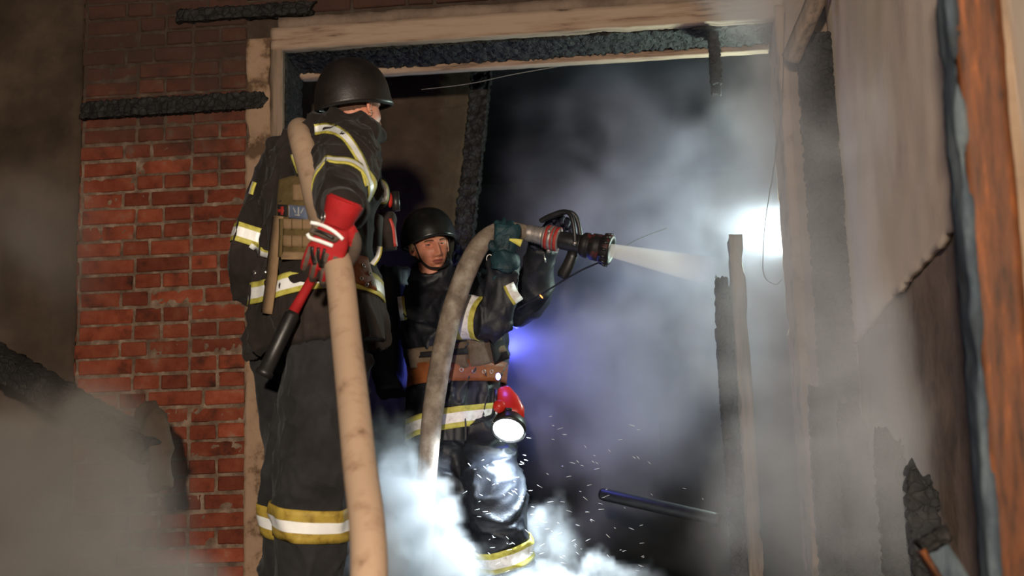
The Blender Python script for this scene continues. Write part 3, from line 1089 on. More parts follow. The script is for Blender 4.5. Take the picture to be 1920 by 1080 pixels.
def garment(mb, voxel, mat, name, parent, amp, seed, it=5, stretch=(1, 1, 0.6)):
    v, f, n = remesh(mb, voxel, it)
    v = wrinkle(v, n, amp, seed, stretch)
    o = mesh_obj(name, v, f, mat, parent)
    return o, BVHTree.FromPolygons(v, f)


def body(parent, torso, limbs, neck, M):
    """the figure itself: one surface from pelvis to head"""
    mb = MB()
    mb.tube(torso[0], torso[1], 24, ref=torso[2])
    for pts, rad in limbs:
        mb.tube(pts, rad, 16)
        for p, r in zip(pts, rad):
            mb.ball(p, r, 12)
    v, f, n = remesh(mb, 0.02, 4)
    out = MB()
    out.add(v, f, 0)
    out.tube(neck, [0.062, 0.058, 0.060], 24)
    add_head(out, M)
    return out.build('body', [M_skin, M_lip], parent)


F1 = thing('person', Q(585, 1130, -1.5)*1.0, 'firefighter seen from behind in black gear, gripping a hose with a red glove', 'person')
F1.location.z = 0
R1 = Vector((0.83, -0.55, 0)).normalized()
W1 = Vector((0.55, 0.83, 0)).normalized()
H1 = frame(Q(664, 205, -1.47), (0.60, 0.80, 0.02), (0.04, 0, 1))

t_pts = [Q(594, 655, -1.50), Q(592, 605, -1.50), Q(590, 548, -1.50), Q(592, 480, -1.50), Q(600, 400, -1.50), Q(608, 330, -1.50), Q(618, 287, -1.50), Q(634, 256, -1.50), Q(648, 238, -1.49)]
t_rad = [(0.262, 0.195), (0.256, 0.188), (0.248, 0.178), (0.215, 0.160), (0.212, 0.160), (0.222, 0.162), (0.208, 0.150), (0.150, 0.118), (0.095, 0.092)]
rsh, rel, rwr = Q(648, 296, -1.64), Q(638, 356, -1.92), Q(638, 386, -2.06)
lsh, lel, lwr = Q(530, 322, -1.38), Q(470, 490, -1.38), Q(535, 545, -1.16)
rhip, rkn, ran = Q(618, 660, -1.57), Q(600, 830, -1.62), Q(580, 1100, -1.52)
lhip, lkn, lan = Q(552, 660, -1.42), Q(566, 830, -1.40), Q(548, 1100, -1.26)
torso1 = MB().tube(t_pts, t_rad, 40, ref=R1, power=2.3)
bvh_t1 = torso1.bvh()
jm = MB().tube(t_pts, t_rad, 40, ref=R1, power=2.3)
jm.tube([Q(650, 246, -1.48), Q(655, 228, -1.475), Q(657, 214, -1.48)], [(0.098, 0.100), (0.092, 0.096), (0.082, 0.088)], 28, ref=R1)
jm.tube([Q(650, 268, -1.50), Q(685, 262, -1.44), Q(700, 275, -1.42)], [0.10, 0.085, 0.06], 20)
jm.tube(smooth_path([Q(630, 290, -1.52), rsh, rel, rwr], 5), [0.125-0.0035*k for k in range(16)], 26)
jm.tube(smooth_path([Q(548, 300, -1.42), lsh, lel-Vector((0, 0, 0.02)), lwr], 5), [0.098-0.0010*k for k in range(16)], 26)
jm.ball(lel, 0.082, 20)
jacket1, bvh_j1 = garment(jm, 0.0085, M_cloth1, 'jacket', F1, 0.0135, 1.3)
jacket1['label'] = 'black turnout jacket with reflective tape'
tm = MB().tube([Q(588, 590, -1.50), Q(586, 640, -1.50), Q(584, 700, -1.50)], [(0.20, 0.15), (0.215, 0.16), (0.17, 0.12)], 36, ref=R1)
tm.tube(smooth_path([rhip, rkn, Q(585, 960, -1.60), ran], 6), [0.142-0.0018*k for k in range(19)], 26)
tm.tube(smooth_path([lhip, lkn, Q(556, 960, -1.34), lan], 6), [0.138-0.0016*k for k in range(19)], 26)
trous1, bvh_l1 = garment(tm, 0.009, M_trous1, 'trousers', F1, 0.011, 4.1)
body(F1, (t_pts[1:-1], [(a*0.62, b*0.62) for a, b in t_rad[1:-1]], R1),
     [([rsh, rel, rwr], [0.055, 0.045, 0.035]), ([lsh, lel, lwr], [0.055, 0.045, 0.035]), ([rhip, rkn, ran], [0.085, 0.06, 0.045]), ([lhip, lkn, lan], [0.085, 0.06, 0.045])],
     [Q(648, 262, -1.5), Q(658, 225, -1.48), Q(664, 195, -1.47)], H1)
boots(F1, (ran, lan), W1)
helmet(H1 @ Matrix.Translation((0, 0.0, 0.010)), F1, M_helmet, (0.118, 0.134, 0.150), (0.024, -0.006, -0.030), 'scuffed black helmet of the standing firefighter', strap=False, peak=0.012)
# high collar flap and hair at the nape
hr = MB().ball(H1 @ Vector((0, -0.012, 0.012)), (0.080, 0.096, 0.075), 24, 0, H1.to_3x3())
hr.build('hair', M_brow, F1)

# reflective tape
ring_band(bvh_j1, Q(590, 549, -1.50), (0.02, 0, 1), [0.018, 0.038, 0.020], [0, 1, 0], BANDM, 'reflective_band', jacket1, 0.007, ref=R1, tilt=lambda a: 0.012*math.cos(a*2+0.5))
ax = (rel-rsh)
ring_band(bvh_j1, rsh+ax*0.86+Vector((0,0,-0.005)), ax+Vector((0, 0, -0.10)), [0.015, 0.030, 0.016], [0, 1, 0], BANDM, 'reflective_band', jacket1, 0.004, rmax=0.15)
px_strip(bvh_j1, [(590, 243), (618, 241), (645, 254), (668, 285), (684, 318), (692, 348)], [4, 11, 4], [0, 1, 0], BANDM, 'reflective_band', jacket1, 0.008,
         wfun=lambda t: 1.05-0.35*t)
ax = (lel-lsh)
ring_band(bvh_j1, lsh+ax*0.78, ax, [0.016, 0.034, 0.018], [0, 1, 0], BANDM, 'reflective_band', jacket1, 0.004, rmax=0.14)
px_strip(bvh_j1, [(476, 341), (472, 352), (469, 364)], [5, 5], [0, 1], BANDM, 'reflective_band', jacket1, 0.006, 4)
px_strip(bvh_t1, [(553, 288), (559, 305), (566, 322)], [4, 10, 4], [0, 1, 0], BANDM, 'reflective_band', jacket1, 0.03, 4)
px_strip(bvh_j1, [(470, 458), (483, 466), (492, 474), (506, 478)], [4, 9], [0, 1], BANDM, 'reflective_band', jacket1, 0.008, 4)
px_strip(bvh_t1, [(712, 462), (709, 480), (698, 496)], [3, 7], [0, 1], BANDM, 'reflective_band', jacket1, 0.02, 4)
for c, d in ((Q(586, 974, -1.59), rkn-ran), (Q(556, 972, -1.335), lkn-lan)):
    ring_band(bvh_l1, c, d, [0.032, 0.036, 0.038], [0, 1, 0], [M_ochre, M_silver], 'reflective_band', trous1, 0.005, rmax=0.18)
px_strip(bvh_j1, [(497, 508), (500, 512)], [6], [0], [M_metal], 'snap_button', jacket1, 0.008, 3)
px_strip(bvh_j1, [(474, 509), (478, 514)], [6], [0], [M_metal], 'snap_button', jacket1, 0.008, 3)

# vest on the back
vest = px_patch(bvh_t1, [(520, 332), (612, 322), (650, 492), (516, 486)], 0.012, 0.020, M_olive, 'vest', F1, 20, 22, 0.012, 0.25)
vest['label'] = 'olive load-bearing vest back panel'
BV = BVHTree.FromPolygons([v.co.copy() for v in vest.data.vertices], [tuple(p.vertices) for p in vest.data.polygons])
px_patch(BV, [(549, 346), (598, 344), (600, 378), (549, 376)], 0.0, 0.010, M_tan, 'flap', vest, 8, 8)
for (a, b, c, d) in ((410, 412, 430, 432), (441, 444, 462, 466), (472, 474, 486, 490)):
    px_patch(BV, [(526, a), (648, b), (650, d), (527, c)], 0.0, 0.008, M_tan, 'webbing_row', vest, 12, 4)
for x in (546, 566, 588):
    for (a, b) in ((411, 431), (442, 464)):
        px_patch(BV, [(x, a), (x+2, a), (x+2, b), (x, b)], 0.007, 0.003, M_olive, 'stitching', vest, 2, 4)
pb = px_patch(BV, [(520, 383), (539, 384), (540, 407), (521, 404)], 0.002, 0.008, M_strap, 'cross_patch', vest, 5, 5)
px_patch(BV, [(526, 387), (533, 387), (533, 403), (526, 403)], 0.008, 0.004, M_redring, 'red_cross', vest, 3, 3)
px_patch(BV, [(521, 392), (538, 392), (538, 398), (521, 398)], 0.008, 0.004, M_redring, 'red_cross', vest, 3, 3)
px_patch(BV, [(541, 384), (578, 387), (578, 413), (541, 409)], 0.002, 0.008, M_patchblue, 'blue_patch', vest, 6, 5)
px_patch(BV, [(541, 384), (544, 384), (544, 409), (541, 409)], 0.008, 0.004, M_patchgrey, 'patch_edge', vest, 2, 4)
for q in ([(549, 389), (551, 389), (556, 400), (553, 401)], [(568, 390), (570, 390), (565, 401), (562, 400)], [(558, 388), (561, 388), (561, 406), (558, 406)], [(552, 402), (567, 402), (566, 405), (553, 405)]):
    px_patch(BV, q, 0.009, 0.003, M_patchgrey, 'trident_emblem', vest, 2, 3)
px_strip(bvh_t1, [(522, 405), (518, 440), (513, 480), (508, 530), (500, 588)], [19], [0], [M_tan], 'hanging_strap', vest, 0.045, 6, 0.006)
px_strip(bvh_t1, [(527, 410), (527, 440), (525, 482)], [6], [0], [M_olive], 'side_webbing', vest, 0.052, 5, 0.006)
px_patch(bvh_t1, [(520, 488), (640, 490), (622, 528), (530, 540)], 0.012, 0.016, M_cloth1, 'lower_flap', vest, 14, 8, 0.0, 0, 0.008)

# leather belt at the waist, seen beside the hose
belt1 = px_patch(bvh_t1, [(664, 476), (690, 482), (708, 545), (655, 528)], 0.012, 0.012, M_leather, 'leather_belt', F1, 10, 8)
BB = BVHTree.FromPolygons([v.co.copy() for v in belt1.data.vertices], [tuple(p.vertices) for p in belt1.data.polygons])


def eyelet(bv, x, y, parent, r=0.0075, name='eyelet'):
    rd = ray(x, y).normalized()
    h = bv.ray_cast(CAM, rd)
    if h[0] is None:
        return
    nrm = h[1] if h[1].dot(rd) < 0 else -h[1]
    q = nrm.to_track_quat('Z', 'Y').to_matrix()
    pts = [h[0]+nrm*0.0015+q @ Vector((r*math.cos(a), r*math.sin(a), 0)) for a in [2*math.pi*k/16 for k in range(18)]]
    m = MB().tube(pts, 0.0022, 6, cap=False)
    m.tube([h[0]+nrm*-0.001, h[0]+nrm*0.0012], [r*0.8, r*0.8], 12, 1)
    m.build(name, [M_metal, M_blackrubber], parent)


for x, y in ((681, 498), (693, 513), (677, 522), (687, 534), (698, 531)):
    eyelet(BB, x, y, belt1, 0.006)

# chest gear seen past the arm
cg = MB()
cg.tube([Q(722, 400, -1.38), Q(722, 470, -1.38)], [(0.036, 0.03), (0.044, 0.034)], 20, power=4)
cg.tube([Q(690, 405, -1.46), Q(690, 470, -1.46)], [(0.05, 0.05), (0.05, 0.05)], 20, power=3)
cg.ball(Q(708, 360, -1.44), (0.045, 0.05, 0.06), 16)
v, f, n = remesh(cg, 0.008, 4)
gear = mesh_obj('chest_pouch', wrinkle(v, n, 0.004, 8), f, M_cloth1, F1)
BG = BVHTree.FromPolygons(v, f)
px_strip(BG, [(706, 336), (718, 343), (724, 358), (721, 376), (708, 374)], [3, 6], [0, 1], BANDM, 'reflective_band', gear, 0.008, 6, wfun=lambda t: 0.6+0.7*t)
sl = MB().ball(Q(731, 375, -1.40), (0.010, 0.02, 0.028), 16)
sl.tube([Q(741, 360, -1.38), Q(743, 395, -1.38)], [0.014, 0.014], 14, 1)
sl.build('signal_lamp', [M_redpl, M_blackrubber], F1)
px_strip(BG, [(731, 410), (738, 430), (742, 462)], [5], [0], [M_redring], 'red_piping', gear, 0.004, 4)

# red glove gripping the hose
gm = MB()
gF = (-RIGHT*0.36-UP*0.93+FWD*0.05)
gB = (-FWD+UP*0.25+RIGHT*0.05)
gw = Q(634, 413, -2.19)
GL, tips = hand_shells(gm, gw, gF, gB, [(0.25, 0.45, 0.4), (0.25, 0.45, 0.4), (0.22, 0.4, 0.35), (0.15, 0.3, 0.3)], (0.55, 0.9), 1.22)
gm.tube([gw-gF.normalized()*0.06, gw-gF.normalized()*0.03, gw+gF.normalized()*0.02], [0.058, 0.053, 0.042], 24)
v, f, n = remesh(gm, 0.0032, 4)
idx = []
gFn = gF.normalized()
gBn = (gB-gFn*gB.dot(gFn)).normalized()
for q in f:
    c = sum((v[i] for i in q), Vector())/4
    l = c-gw
    fl, bl = l.dot(gFn), l.dot(gBn)
    tl = l.dot(gBn.cross(gFn))
    red = (fl < 0.10 and bl > -0.012 and tl < 0.062) or fl < 0.012
    if fl > 0.10 and bl > -0.02:
        red = int((tl+0.2)/0.0135) % 2 == 0
    idx.append(0 if red else 1)
glove = mesh_obj('glove', v, f, [M_red, M_greyglove], F1, True, idx)
glove['label'] = 'red work glove with white piping'
BGl = BVHTree.FromPolygons(v, f)
px_strip(BGl, [(582, 417), (600, 421), (620, 430), (634, 440), (643, 449)], [6.5], [0], [M_silver], 'white_piping', glove, 0.004, 6)
px_strip(BGl, [(576, 438), (582, 446), (600, 452), (624, 461)], [6.5], [0], [M_silver], 'white_piping', glove, 0.004, 6)
px_patch(BGl, [(583, 424), (640, 446), (628, 457), (579, 436)], 0.0, 0.010, M_greyglove, 'knuckle_guard', glove, 14, 6, 0.006, 0.3)
px_strip(BGl, [(584, 430), (604, 436), (626, 447)], [5], [0], [M_blackrubber], 'knuckle_slot', glove, 0.020, 5)
for q in ([(585, 462), (586, 480), (590, 496)], [(597, 464), (597, 482), (600, 500)], [(609, 466), (604, 486), (604, 502)]):
    px_strip(BGl, q, [5], [0], [M_blackrubber], 'finger_strip', glove, 0.003, 4)
rd = ray(606, 407).normalized()
h = BGl.ray_cast(CAM, rd)
if h[0] is not None:
    eyelet(BGl, 607, 407, glove, 0.016, 'round_badge')
cuff = MB().tube([rwr+(rel-rwr)*0.05, gw-gFn*0.045, gw-gFn*0.015], [0.060, 0.054, 0.046], 26)
v, f, n = remesh(cuff, 0.006, 3)
mesh_obj('jacket_cuff', wrinkle(v, n, 0.004, 2), f, M_cloth1, F1)
# other hand at the front of the belt
gm = MB()
hand_shells(gm, lwr+Vector((0.02, 0.03, 0)), (0.8, 0.5, -0.2), (-0.5, 0.8, 0.2), [(0.5, 0.8, 0.6)]*4, (0.5, 0.8), 1.08, side=-1)
v, f, n = remesh(gm, 0.005, 3)
mesh_obj('glove', v, f, M_red, F1)

# tool hanging at the belt
tool = thing('rescue_tool', Q(494, 708, -1.74), 'tool with red shaft and black rubber grip hanging behind the hip', 'tool')
a, b, c = Q(588, 518, -1.76), Q(549, 587, -1.78), Q(493, 705, -1.79)
tb = MB().tube([a, a+(b-a)*0.5, b], [0.015, 0.016, 0.018], 18)
tb.build('shaft', M_redpl if False else M_red, tool)
tb = MB().tube([b-(b-a)*0.03, b+(c-b)*0.04, b+(c-b)*0.5, b+(c-b)*0.9, b+(c-b)*0.93, c], [0.020, 0.025, 0.024, 0.024, 0.030, 0.028], 22)
tb.build('grip', M_blackrubber, tool)

# canvas hose from the camera side, through the red glove, over the shoulder and down to the floor
hb = CAM+ray(692, 1090)*3.18
path = [hb+Vector((0.05, -0.75, -1.18)), hb+Vector((0.02, -0.35, -0.52)), hb, Q(672, 850, -2.68), Q(650, 640, -2.34), Q(636, 510, -2.16), Q(618, 440, -2.04),
        Q(598, 388, -1.86), Q(583, 325, -1.735), Q(566, 265, -1.62), Q(562, 243, -1.48), Q(575, 262, -1.30), Q(592, 340, -1.22), Q(600, 520, -1.16), Q(606, 800, -1.10)]
end = Vector((Q(610, 1000, -1.05).x, -1.02, 0.10))
path += [end, end+Vector((0.12, 0.15, -0.055)), end+Vector((0.45, 0.35, -0.055))]
sp = smooth_path(path, 14)
ho = MB().tube(sp, 0.0425, 28)
hose = tag(ho.build('fire_hose', M_hose), 'thick beige canvas hose rising from below into the red glove', 'hose')


# ------------------------------------------------------------------ firefighter in the doorway with the nozzle
F2 = thing('person', Q(880, 1120, 0.3), 'helmeted firefighter in the doorway aiming the nozzle, face towards the camera', 'person')
F2.location.z = 0
W2 = Vector((0.50, -0.87, 0)).normalized()
R2 = Vector((-0.87, -0.50, 0)).normalized()
H2 = frame(Q(806, 462, 0.17), (0.47, -0.86, -0.20), (-0.17, -0.05, 1))
BAND2 = [M_lime, M_silver2]
t_pts = [Q(852, 835, 0.34), Q(852, 775, 0.34), Q(858, 705, 0.34), Q(857, 645, 0.33), Q(848, 590, 0.31), Q(832, 553, 0.29), Q(818, 530, 0.27), Q(812, 519, 0.26)]
t_rad = [(0.222, 0.172), (0.212, 0.168), (0.212, 0.165), (0.238, 0.172), (0.238, 0.17), (0.20, 0.15), (0.13, 0.115), (0.085, 0.085)]
rsh, rel, rwr = Q(790, 575, 0.20), Q(922, 598, 0.09), Q(944, 492, 0.03)
lsh, lel, lwr = Q(905, 548, 0.42), Q(990, 568, 0.40), Q(1018, 462, 0.24)
lhip, lkn, lan = Q(902, 810, 0.33), Q(930, 925, 0.18), Q(955, 1112, 0.32)
rhip, rkn, ran = Q(818, 820, 0.36), Q(838, 950, 0.30), Q(850, 1112, 0.46)
torso2 = MB().tube(t_pts, t_rad, 40, ref=R2, power=2.3)
bvh_t2 = torso2.bvh()
jm = MB().tube(t_pts, t_rad, 40, ref=R2, power=2.3)
jm.tube([Q(812, 530, 0.26), Q(808, 512, 0.23), Q(806, 500, 0.21)], [(0.105, 0.10), (0.10, 0.095), (0.094, 0.088)], 24, ref=R2)
jm.tube(smooth_path([Q(808, 572, 0.27), rsh, rel+Vector((0, 0, 0.01)), rwr], 5), [0.112-0.0030*k for k in range(16)], 24)
jm.ball(rel, 0.088, 18)
jm.tube(smooth_path([Q(880, 560, 0.38), lsh, lel, lwr], 5), [0.11-0.0028*k for k in range(16)], 24)
jacket2, bvh_j2 = garment(jm, 0.009, M_cloth2, 'jacket', F2, 0.014, 11.3)
jacket2['label'] = 'wet navy-black turnout jacket'
tm = MB().tube([Q(858, 745, 0.34), Q(858, 800, 0.34), Q(858, 850, 0.34)], [(0.18, 0.14), (0.19, 0.15), (0.15, 0.11)], 32, ref=R2)
tm.tube(smooth_path([lhip, lkn, Q(948, 1040, 0.26), lan], 6), [0.138-0.0016*k for k in range(19)], 26)
tm.tube(smooth_path([rhip, rkn, Q(846, 1040, 0.40), ran], 6), [0.132-0.0016*k for k in range(19)], 26)
trous2, bvh_l2 = garment(tm, 0.009, M_cloth2, 'trousers', F2, 0.012, 17.7, 4, (0.8, 0.8, 1.3))
body(F2, (t_pts[1:-1], [(a*0.62, b*0.62) for a, b in t_rad[1:-1]], R2),
     [([rsh, rel, rwr], [0.055, 0.045, 0.035]), ([lsh, lel, lwr], [0.055, 0.045, 0.035]), ([rhip, rkn, ran], [0.085, 0.06, 0.045]), ([lhip, lkn, lan], [0.085, 0.06, 0.045])],
     [Q(815, 545, 0.26), Q(809, 510, 0.21), Q(807, 480, 0.19)], H2)
add_eyes('eye', H2, F2)
boots(F2, (ran, lan), W2)
hl = helmet(H2 @ Matrix.Translation((0, -0.004, 0.016)), F2, M_helmet2, (0.120, 0.134, 0.146), (0.036, -0.002, -0.036), 'glossy black helmet of the firefighter with the nozzle')
pc = MB().ball(H2 @ Vector((0.108, 0.060, 0.008)), (0.010, 0.014, 0.016), 14)
pc.build('strap_buckle', M_tan, hl)

# black backpack behind the shoulder
bk = MB()
bk.tube([Q(742, 500, 0.52), Q(735, 560, 0.55), Q(732, 640, 0.55), Q(738, 740, 0.52)], [(0.07, 0.10), (0.10, 0.13), (0.105, 0.13), (0.085, 0.11)], 24, power=3)
v, f, n = remesh(bk, 0.012, 5)
mesh_obj('backpack', wrinkle(v, n, 0.006, 6), f, M_cloth2, F2)

# reflective tape
ax = rel-rsh
ring_band(bvh_j2, rsh+ax*0.74, ax, [0.022, 0.046, 0.026], [0, 1, 0], BAND2, 'reflective_band', jacket2, 0.005, rmax=0.16)
px_strip(bvh_j2, [(751, 556), (753, 575), (757, 600)], [4, 8], [0, 1], BAND2, 'reflective_band', jacket2, 0.008, 5)
px_strip(bvh_j2, [(953, 533), (961, 550), (972, 566)], [16, 5], [1, 0], BAND2, 'reflective_band', jacket2, 0.008, 5)
ring_band(bvh_j2, Q(852, 788, 0.34), (-0.03, 0.0, 1), [0.024, 0.046, 0.026], [0, 1, 0], BAND2, 'reflective_band', jacket2, 0.007, ref=R2, tilt=lambda a: -0.035*math.cos(a)+0.01*math.sin(2*a))
ring_band(bvh_l2, Q(950, 1036, 0.262), (lkn-lan)+Vector((-0.06, 0, 0)), [0.026, 0.046, 0.028], [0, 1, 0], BAND2, 'reflective_band', trous2, 0.006, rmax=0.18)
ring_band(bvh_l2, Q(846, 1036, 0.40), (rkn-ran), [0.026, 0.046, 0.028], [0, 1, 0], BAND2, 'reflective_band', trous2, 0.006, rmax=0.18)

# vest hem and belt
belt2 = ring_band(bvh_t2, Q(858, 705, 0.34), (-0.02, 0, 1), [0.04, 0.055], [0, 0], [M_leather], 'leather_belt', F2, 0.020, ref=R2)
belt2['label'] = 'brown leather rescue belt with two rows of steel eyelets'
dg = bpy.context.evaluated_depsgraph_get()
BB = BVHTree.FromPolygons([v.co.copy() for v in belt2.data.vertices], [tuple(p.vertices) for p in belt2.data.polygons])
for x, y in ((842, 691), (865, 693), (888, 696), (907, 697), (921, 697), (840, 714), (862, 716), (885, 718), (904, 719), (921, 718)):
    eyelet(BB, x, y, belt2, 0.0085)
bv2 = px_patch(bvh_t2, [(874, 628), (916, 618), (931, 684), (880, 690)], 0.018, 0.014, M_tan2, 'vest', F2, 10, 10, 0.004)
bv2['label'] = 'muddy tan vest hem'
px_patch(bvh_t2, [(762, 655), (876, 640), (880, 690), (770, 690)], 0.016, 0.010, M_tan2, 'vest_cummerbund', bv2, 14, 8, 0, 0, 0.01)
px_patch(bvh_t2, [(766, 662), (876, 652), (878, 664), (768, 672)], 0.028, 0.004, M_strap, 'webbing_row', bv2, 12, 3)
pch = px_patch(bvh_t2, [(913, 614), (936, 612), (956, 672), (926, 684)], 0.022, 0.030, M_strap, 'side_pouch', bv2, 10, 10, 0.006)
BP = BVHTree.FromPolygons([v.co.copy() for v in pch.data.vertices], [tuple(p.vertices) for p in pch.data.polygons])
for q in ([(922, 631), (938, 627), (942, 637), (926, 641)], [(929, 651), (946, 647), (950, 658), (933, 663)]):
    px_patch(BP, q, 0.001, 0.004, M_tan2, 'pouch_tab', bv2, 3, 3)
ringm = MB()
cc = Q(918, 485, -0.02)
ringm.tube([cc+RIGHT*(0.014*math.cos(t))+UP*(0.018*math.sin(t)) for t in [2*math.pi*k/14 for k in range(16)]], 0.0028, 6, cap=False)
ringm.build('steel_ring', M_metal, jacket2)

# hose 2: rises out of the smoke, bends over into the hand and joins the nozzle
nA, nB = Q(990, 437, 0.055), Q(1147, 470, -0.01)
nd_ = (nB-nA).normalized()
path = [Q(792, 1095, 0.10), Q(796, 990, 0.04), Q(800, 900, -0.02), Q(812, 770, -0.05), Q(834, 640, -0.07), Q(862, 540, -0.07), Q(898, 462, -0.05), Q(935, 433, -0.01), Q(962, 431, 0.03), nA]
path[0].z = 0.055
sp = smooth_path(path, 10)
rad = []
for k in range(len(sp)):
    t = k/(len(sp)-1)
    r = 0.036+0.011*min(1, t/0.35) if t < 0.6 else 0.047-0.011*min(1, (t-0.6)/0.32)
    rad.append((r, r*0.92))
ho = MB().tube(sp, rad, 28)
hose2 = thing('fire_hose', path[0], 'wet grey hose arching out of the smoke into the teal glove', 'hose')
ho.build('hose_body', M_hose2, hose2)

# nozzle
noz = thing('hose_nozzle', nA, 'black fire nozzle with pistol grip and bail handle spraying water', 'nozzle')
LN = (nB-nA).length


def lathe(profile, n=32, m=0):
    mb = MB()
    mb.tube([nA+nd_*(LN*t) for t, r in profile], [r for t, r in profile], n, m)
    return mb


cp = lathe([(-0.02, 0.036), (0.0, 0.038), (0.05, 0.038), (0.06, 0.034), (0.075, 0.040), (0.09, 0.035), (0.105, 0.041), (0.12, 0.036), (0.135, 0.042), (0.15, 0.037), (0.165, 0.043), (0.18, 0.038), (0.20, 0.038)])
cp.build('hose_tail', M_alu, noz)
cp = lathe([(0.19, 0.040), (0.20, 0.050), (0.235, 0.053), (0.24, 0.047), (0.25, 0.047), (0.255, 0.054), (0.30, 0.056), (0.305, 0.048), (0.315, 0.048), (0.32, 0.056), (0.37, 0.054), (0.385, 0.044)])
cpl = cp.build('coupling', M_alu, noz)
side = nd_.cross(UP).normalized()
upn = side.cross(nd_)
for t in (0.245, 0.31, 0.355):
    rr = MB().tube([nA+nd_*(LN*t)-nd_*0.007, nA+nd_*(LN*t)+nd_*0.007], [0.0555, 0.0555], 32)
    rr.build('red_ring', M_redring, cpl)
for k in range(3):
    a = 2*math.pi*k/3+0.5
    dvec = side*math.cos(a)+upn*math.sin(a)
    lg = MB().tube([nA+nd_*(LN*0.28)+dvec*0.050, nA+nd_*(LN*0.28)+dvec*0.068], [0.010, 0.008], 10)
    lg.build('lug', M_alu, cpl)
lathe([(0.38, 0.038), (0.42, 0.042), (0.55, 0.043), (0.62, 0.040), (0.66, 0.048)]).build('valve_body', M_blackmetal, noz)
lathe([(0.64, 0.046), (0.67, 0.056), (0.72, 0.058), (0.73, 0.053), (0.76, 0.053), (0.77, 0.060), (0.86, 0.062), (0.87, 0.057), (0.88, 0.062), (0.92, 0.069), (0.97, 0.071), (0.995, 0.066), (1.0, 0.052), (0.985, 0.045), (0.95, 0.02)]).build('spray_head', M_blackred, noz)
for k in range(14):
    a = 2*math.pi*k/14
    dvec = side*math.cos(a)+upn*math.sin(a)
    tt = MB().tube([nA+nd_*(LN*0.90)+dvec*0.066, nA+nd_*(LN*0.975)+dvec*0.073], [0.006, 0.006], 8)
    tt.build('bumper_tooth', M_blackrubber, noz)
for s in (-1, 1):
    pv = nA+nd_*(LN*0.60)+side*(s*0.048)
    bl_ = MB().tube(smooth_path([pv, pv+upn*0.055-nd_*0.015, pv+upn*0.115-nd_*0.045-side*(s*0.006), pv+upn*0.128-nd_*0.085-side*(s*0.018), pv+upn*0.095-nd_*0.150-side*(s*0.03), pv+upn*0.065-nd_*0.19-side*(s*0.04)], 6), 0.0105, 14)
    bl_.build('bail_handle', M_blackmetal, noz)
    bt = MB().ball(pv+side*(s*0.004), 0.012, 12)
    bt.build('pivot_bolt', M_metal, noz)
g0 = nA+nd_*(LN*0.56)-upn*0.035
gr = MB().tube([g0, g0-upn*0.03, g0-upn*0.07-nd_*0.008, g0-upn*0.115-nd_*0.022, g0-upn*0.13-nd_*0.026], [(0.018, 0.022), (0.019, 0.026), (0.018, 0.027), (0.019, 0.028), (0.015, 0.022)], 20, ref=side)
gr.build('pistol_grip', M_blackrubber, noz)

# carrying cord from the nozzle back to the chest
wire('carrying_cord', [Q(1128, 490, -0.02), Q(1080, 512, 0.02), Q(1010, 555, 0.10), Q(950, 592, 0.16)], 0.0042, M_navy, 'dark cord slung from the nozzle to the chest of the firefighter', 'cord')
wire('thin_cord', [Q(1128, 492, 0.0), Q(1190, 452, 0.2), Q(1250, 428, 0.4)], 0.0018, M_wire, 'thin dark cord trailing past the spray head', 'cord')

# teal glove closed over the hose
gm = MB()
gF = UP*1.0+RIGHT*0.12
gB = -FWD+RIGHT*0.1
gw = Q(946, 477, 0.0)-FWD*0.055
GL, tips = hand_shells(gm, gw, gF, gB, [(0.75, 0.95, 0.8), (0.75, 1.0, 0.8), (0.75, 1.0, 0.8), (0.7, 0.95, 0.8)], (0.6, 1.3), 1.25, 0.05, 1)
v, f, n = remesh(gm, 0.0035, 4)
g2 = mesh_obj('glove', wrinkle(v, n, 0.0025, 5, (3, 3, 3)), f, M_teal, F2)
g2['label'] = 'wet teal glove holding the hose'
cuff = MB().tube([rwr+(rel-rwr)*0.25, rwr+(gw-rwr)*0.3, gw-Vector(gF).normalized()*0.03, gw+Vector(gF).normalized()*0.01], [0.070, 0.066, 0.062, 0.054], 24)
v, f, n = remesh(cuff, 0.007, 3)
cf2 = mesh_obj('glove_cuff', wrinkle(v, n, 0.006, 9), f, M_teal, F2)
BC = BVHTree.FromPolygons(v, f)
px_strip(BC, [(955, 449), (966, 452), (978, 456)], [9], [0], [M_lime], 'yellow_tab', cf2, 0.012, 4, wfun=lambda t: 0.4+1.2*t)
# other hand on the bail
gm = MB()
hand_shells(gm, Q(1020, 448, 0.19), UP*0.75+RIGHT*0.65-FWD*0.25, FWD*0.7+UP*0.4, [(0.6, 0.9, 0.7)]*4, (0.5, 0.9), 1.15, 0.05, 1)
v, f, n = remesh(gm, 0.0045, 4)
mesh_obj('glove', wrinkle(v, n, 0.0025, 7, (3, 3, 3)), f, M_navy, F2)
eye_ = MB()
eye_.tube([Q(1019, 476, 0.12), Q(1023, 492, 0.12)], [0.004, 0.004], 8)
eye_.build('zip_pull', M_metal, jacket2)

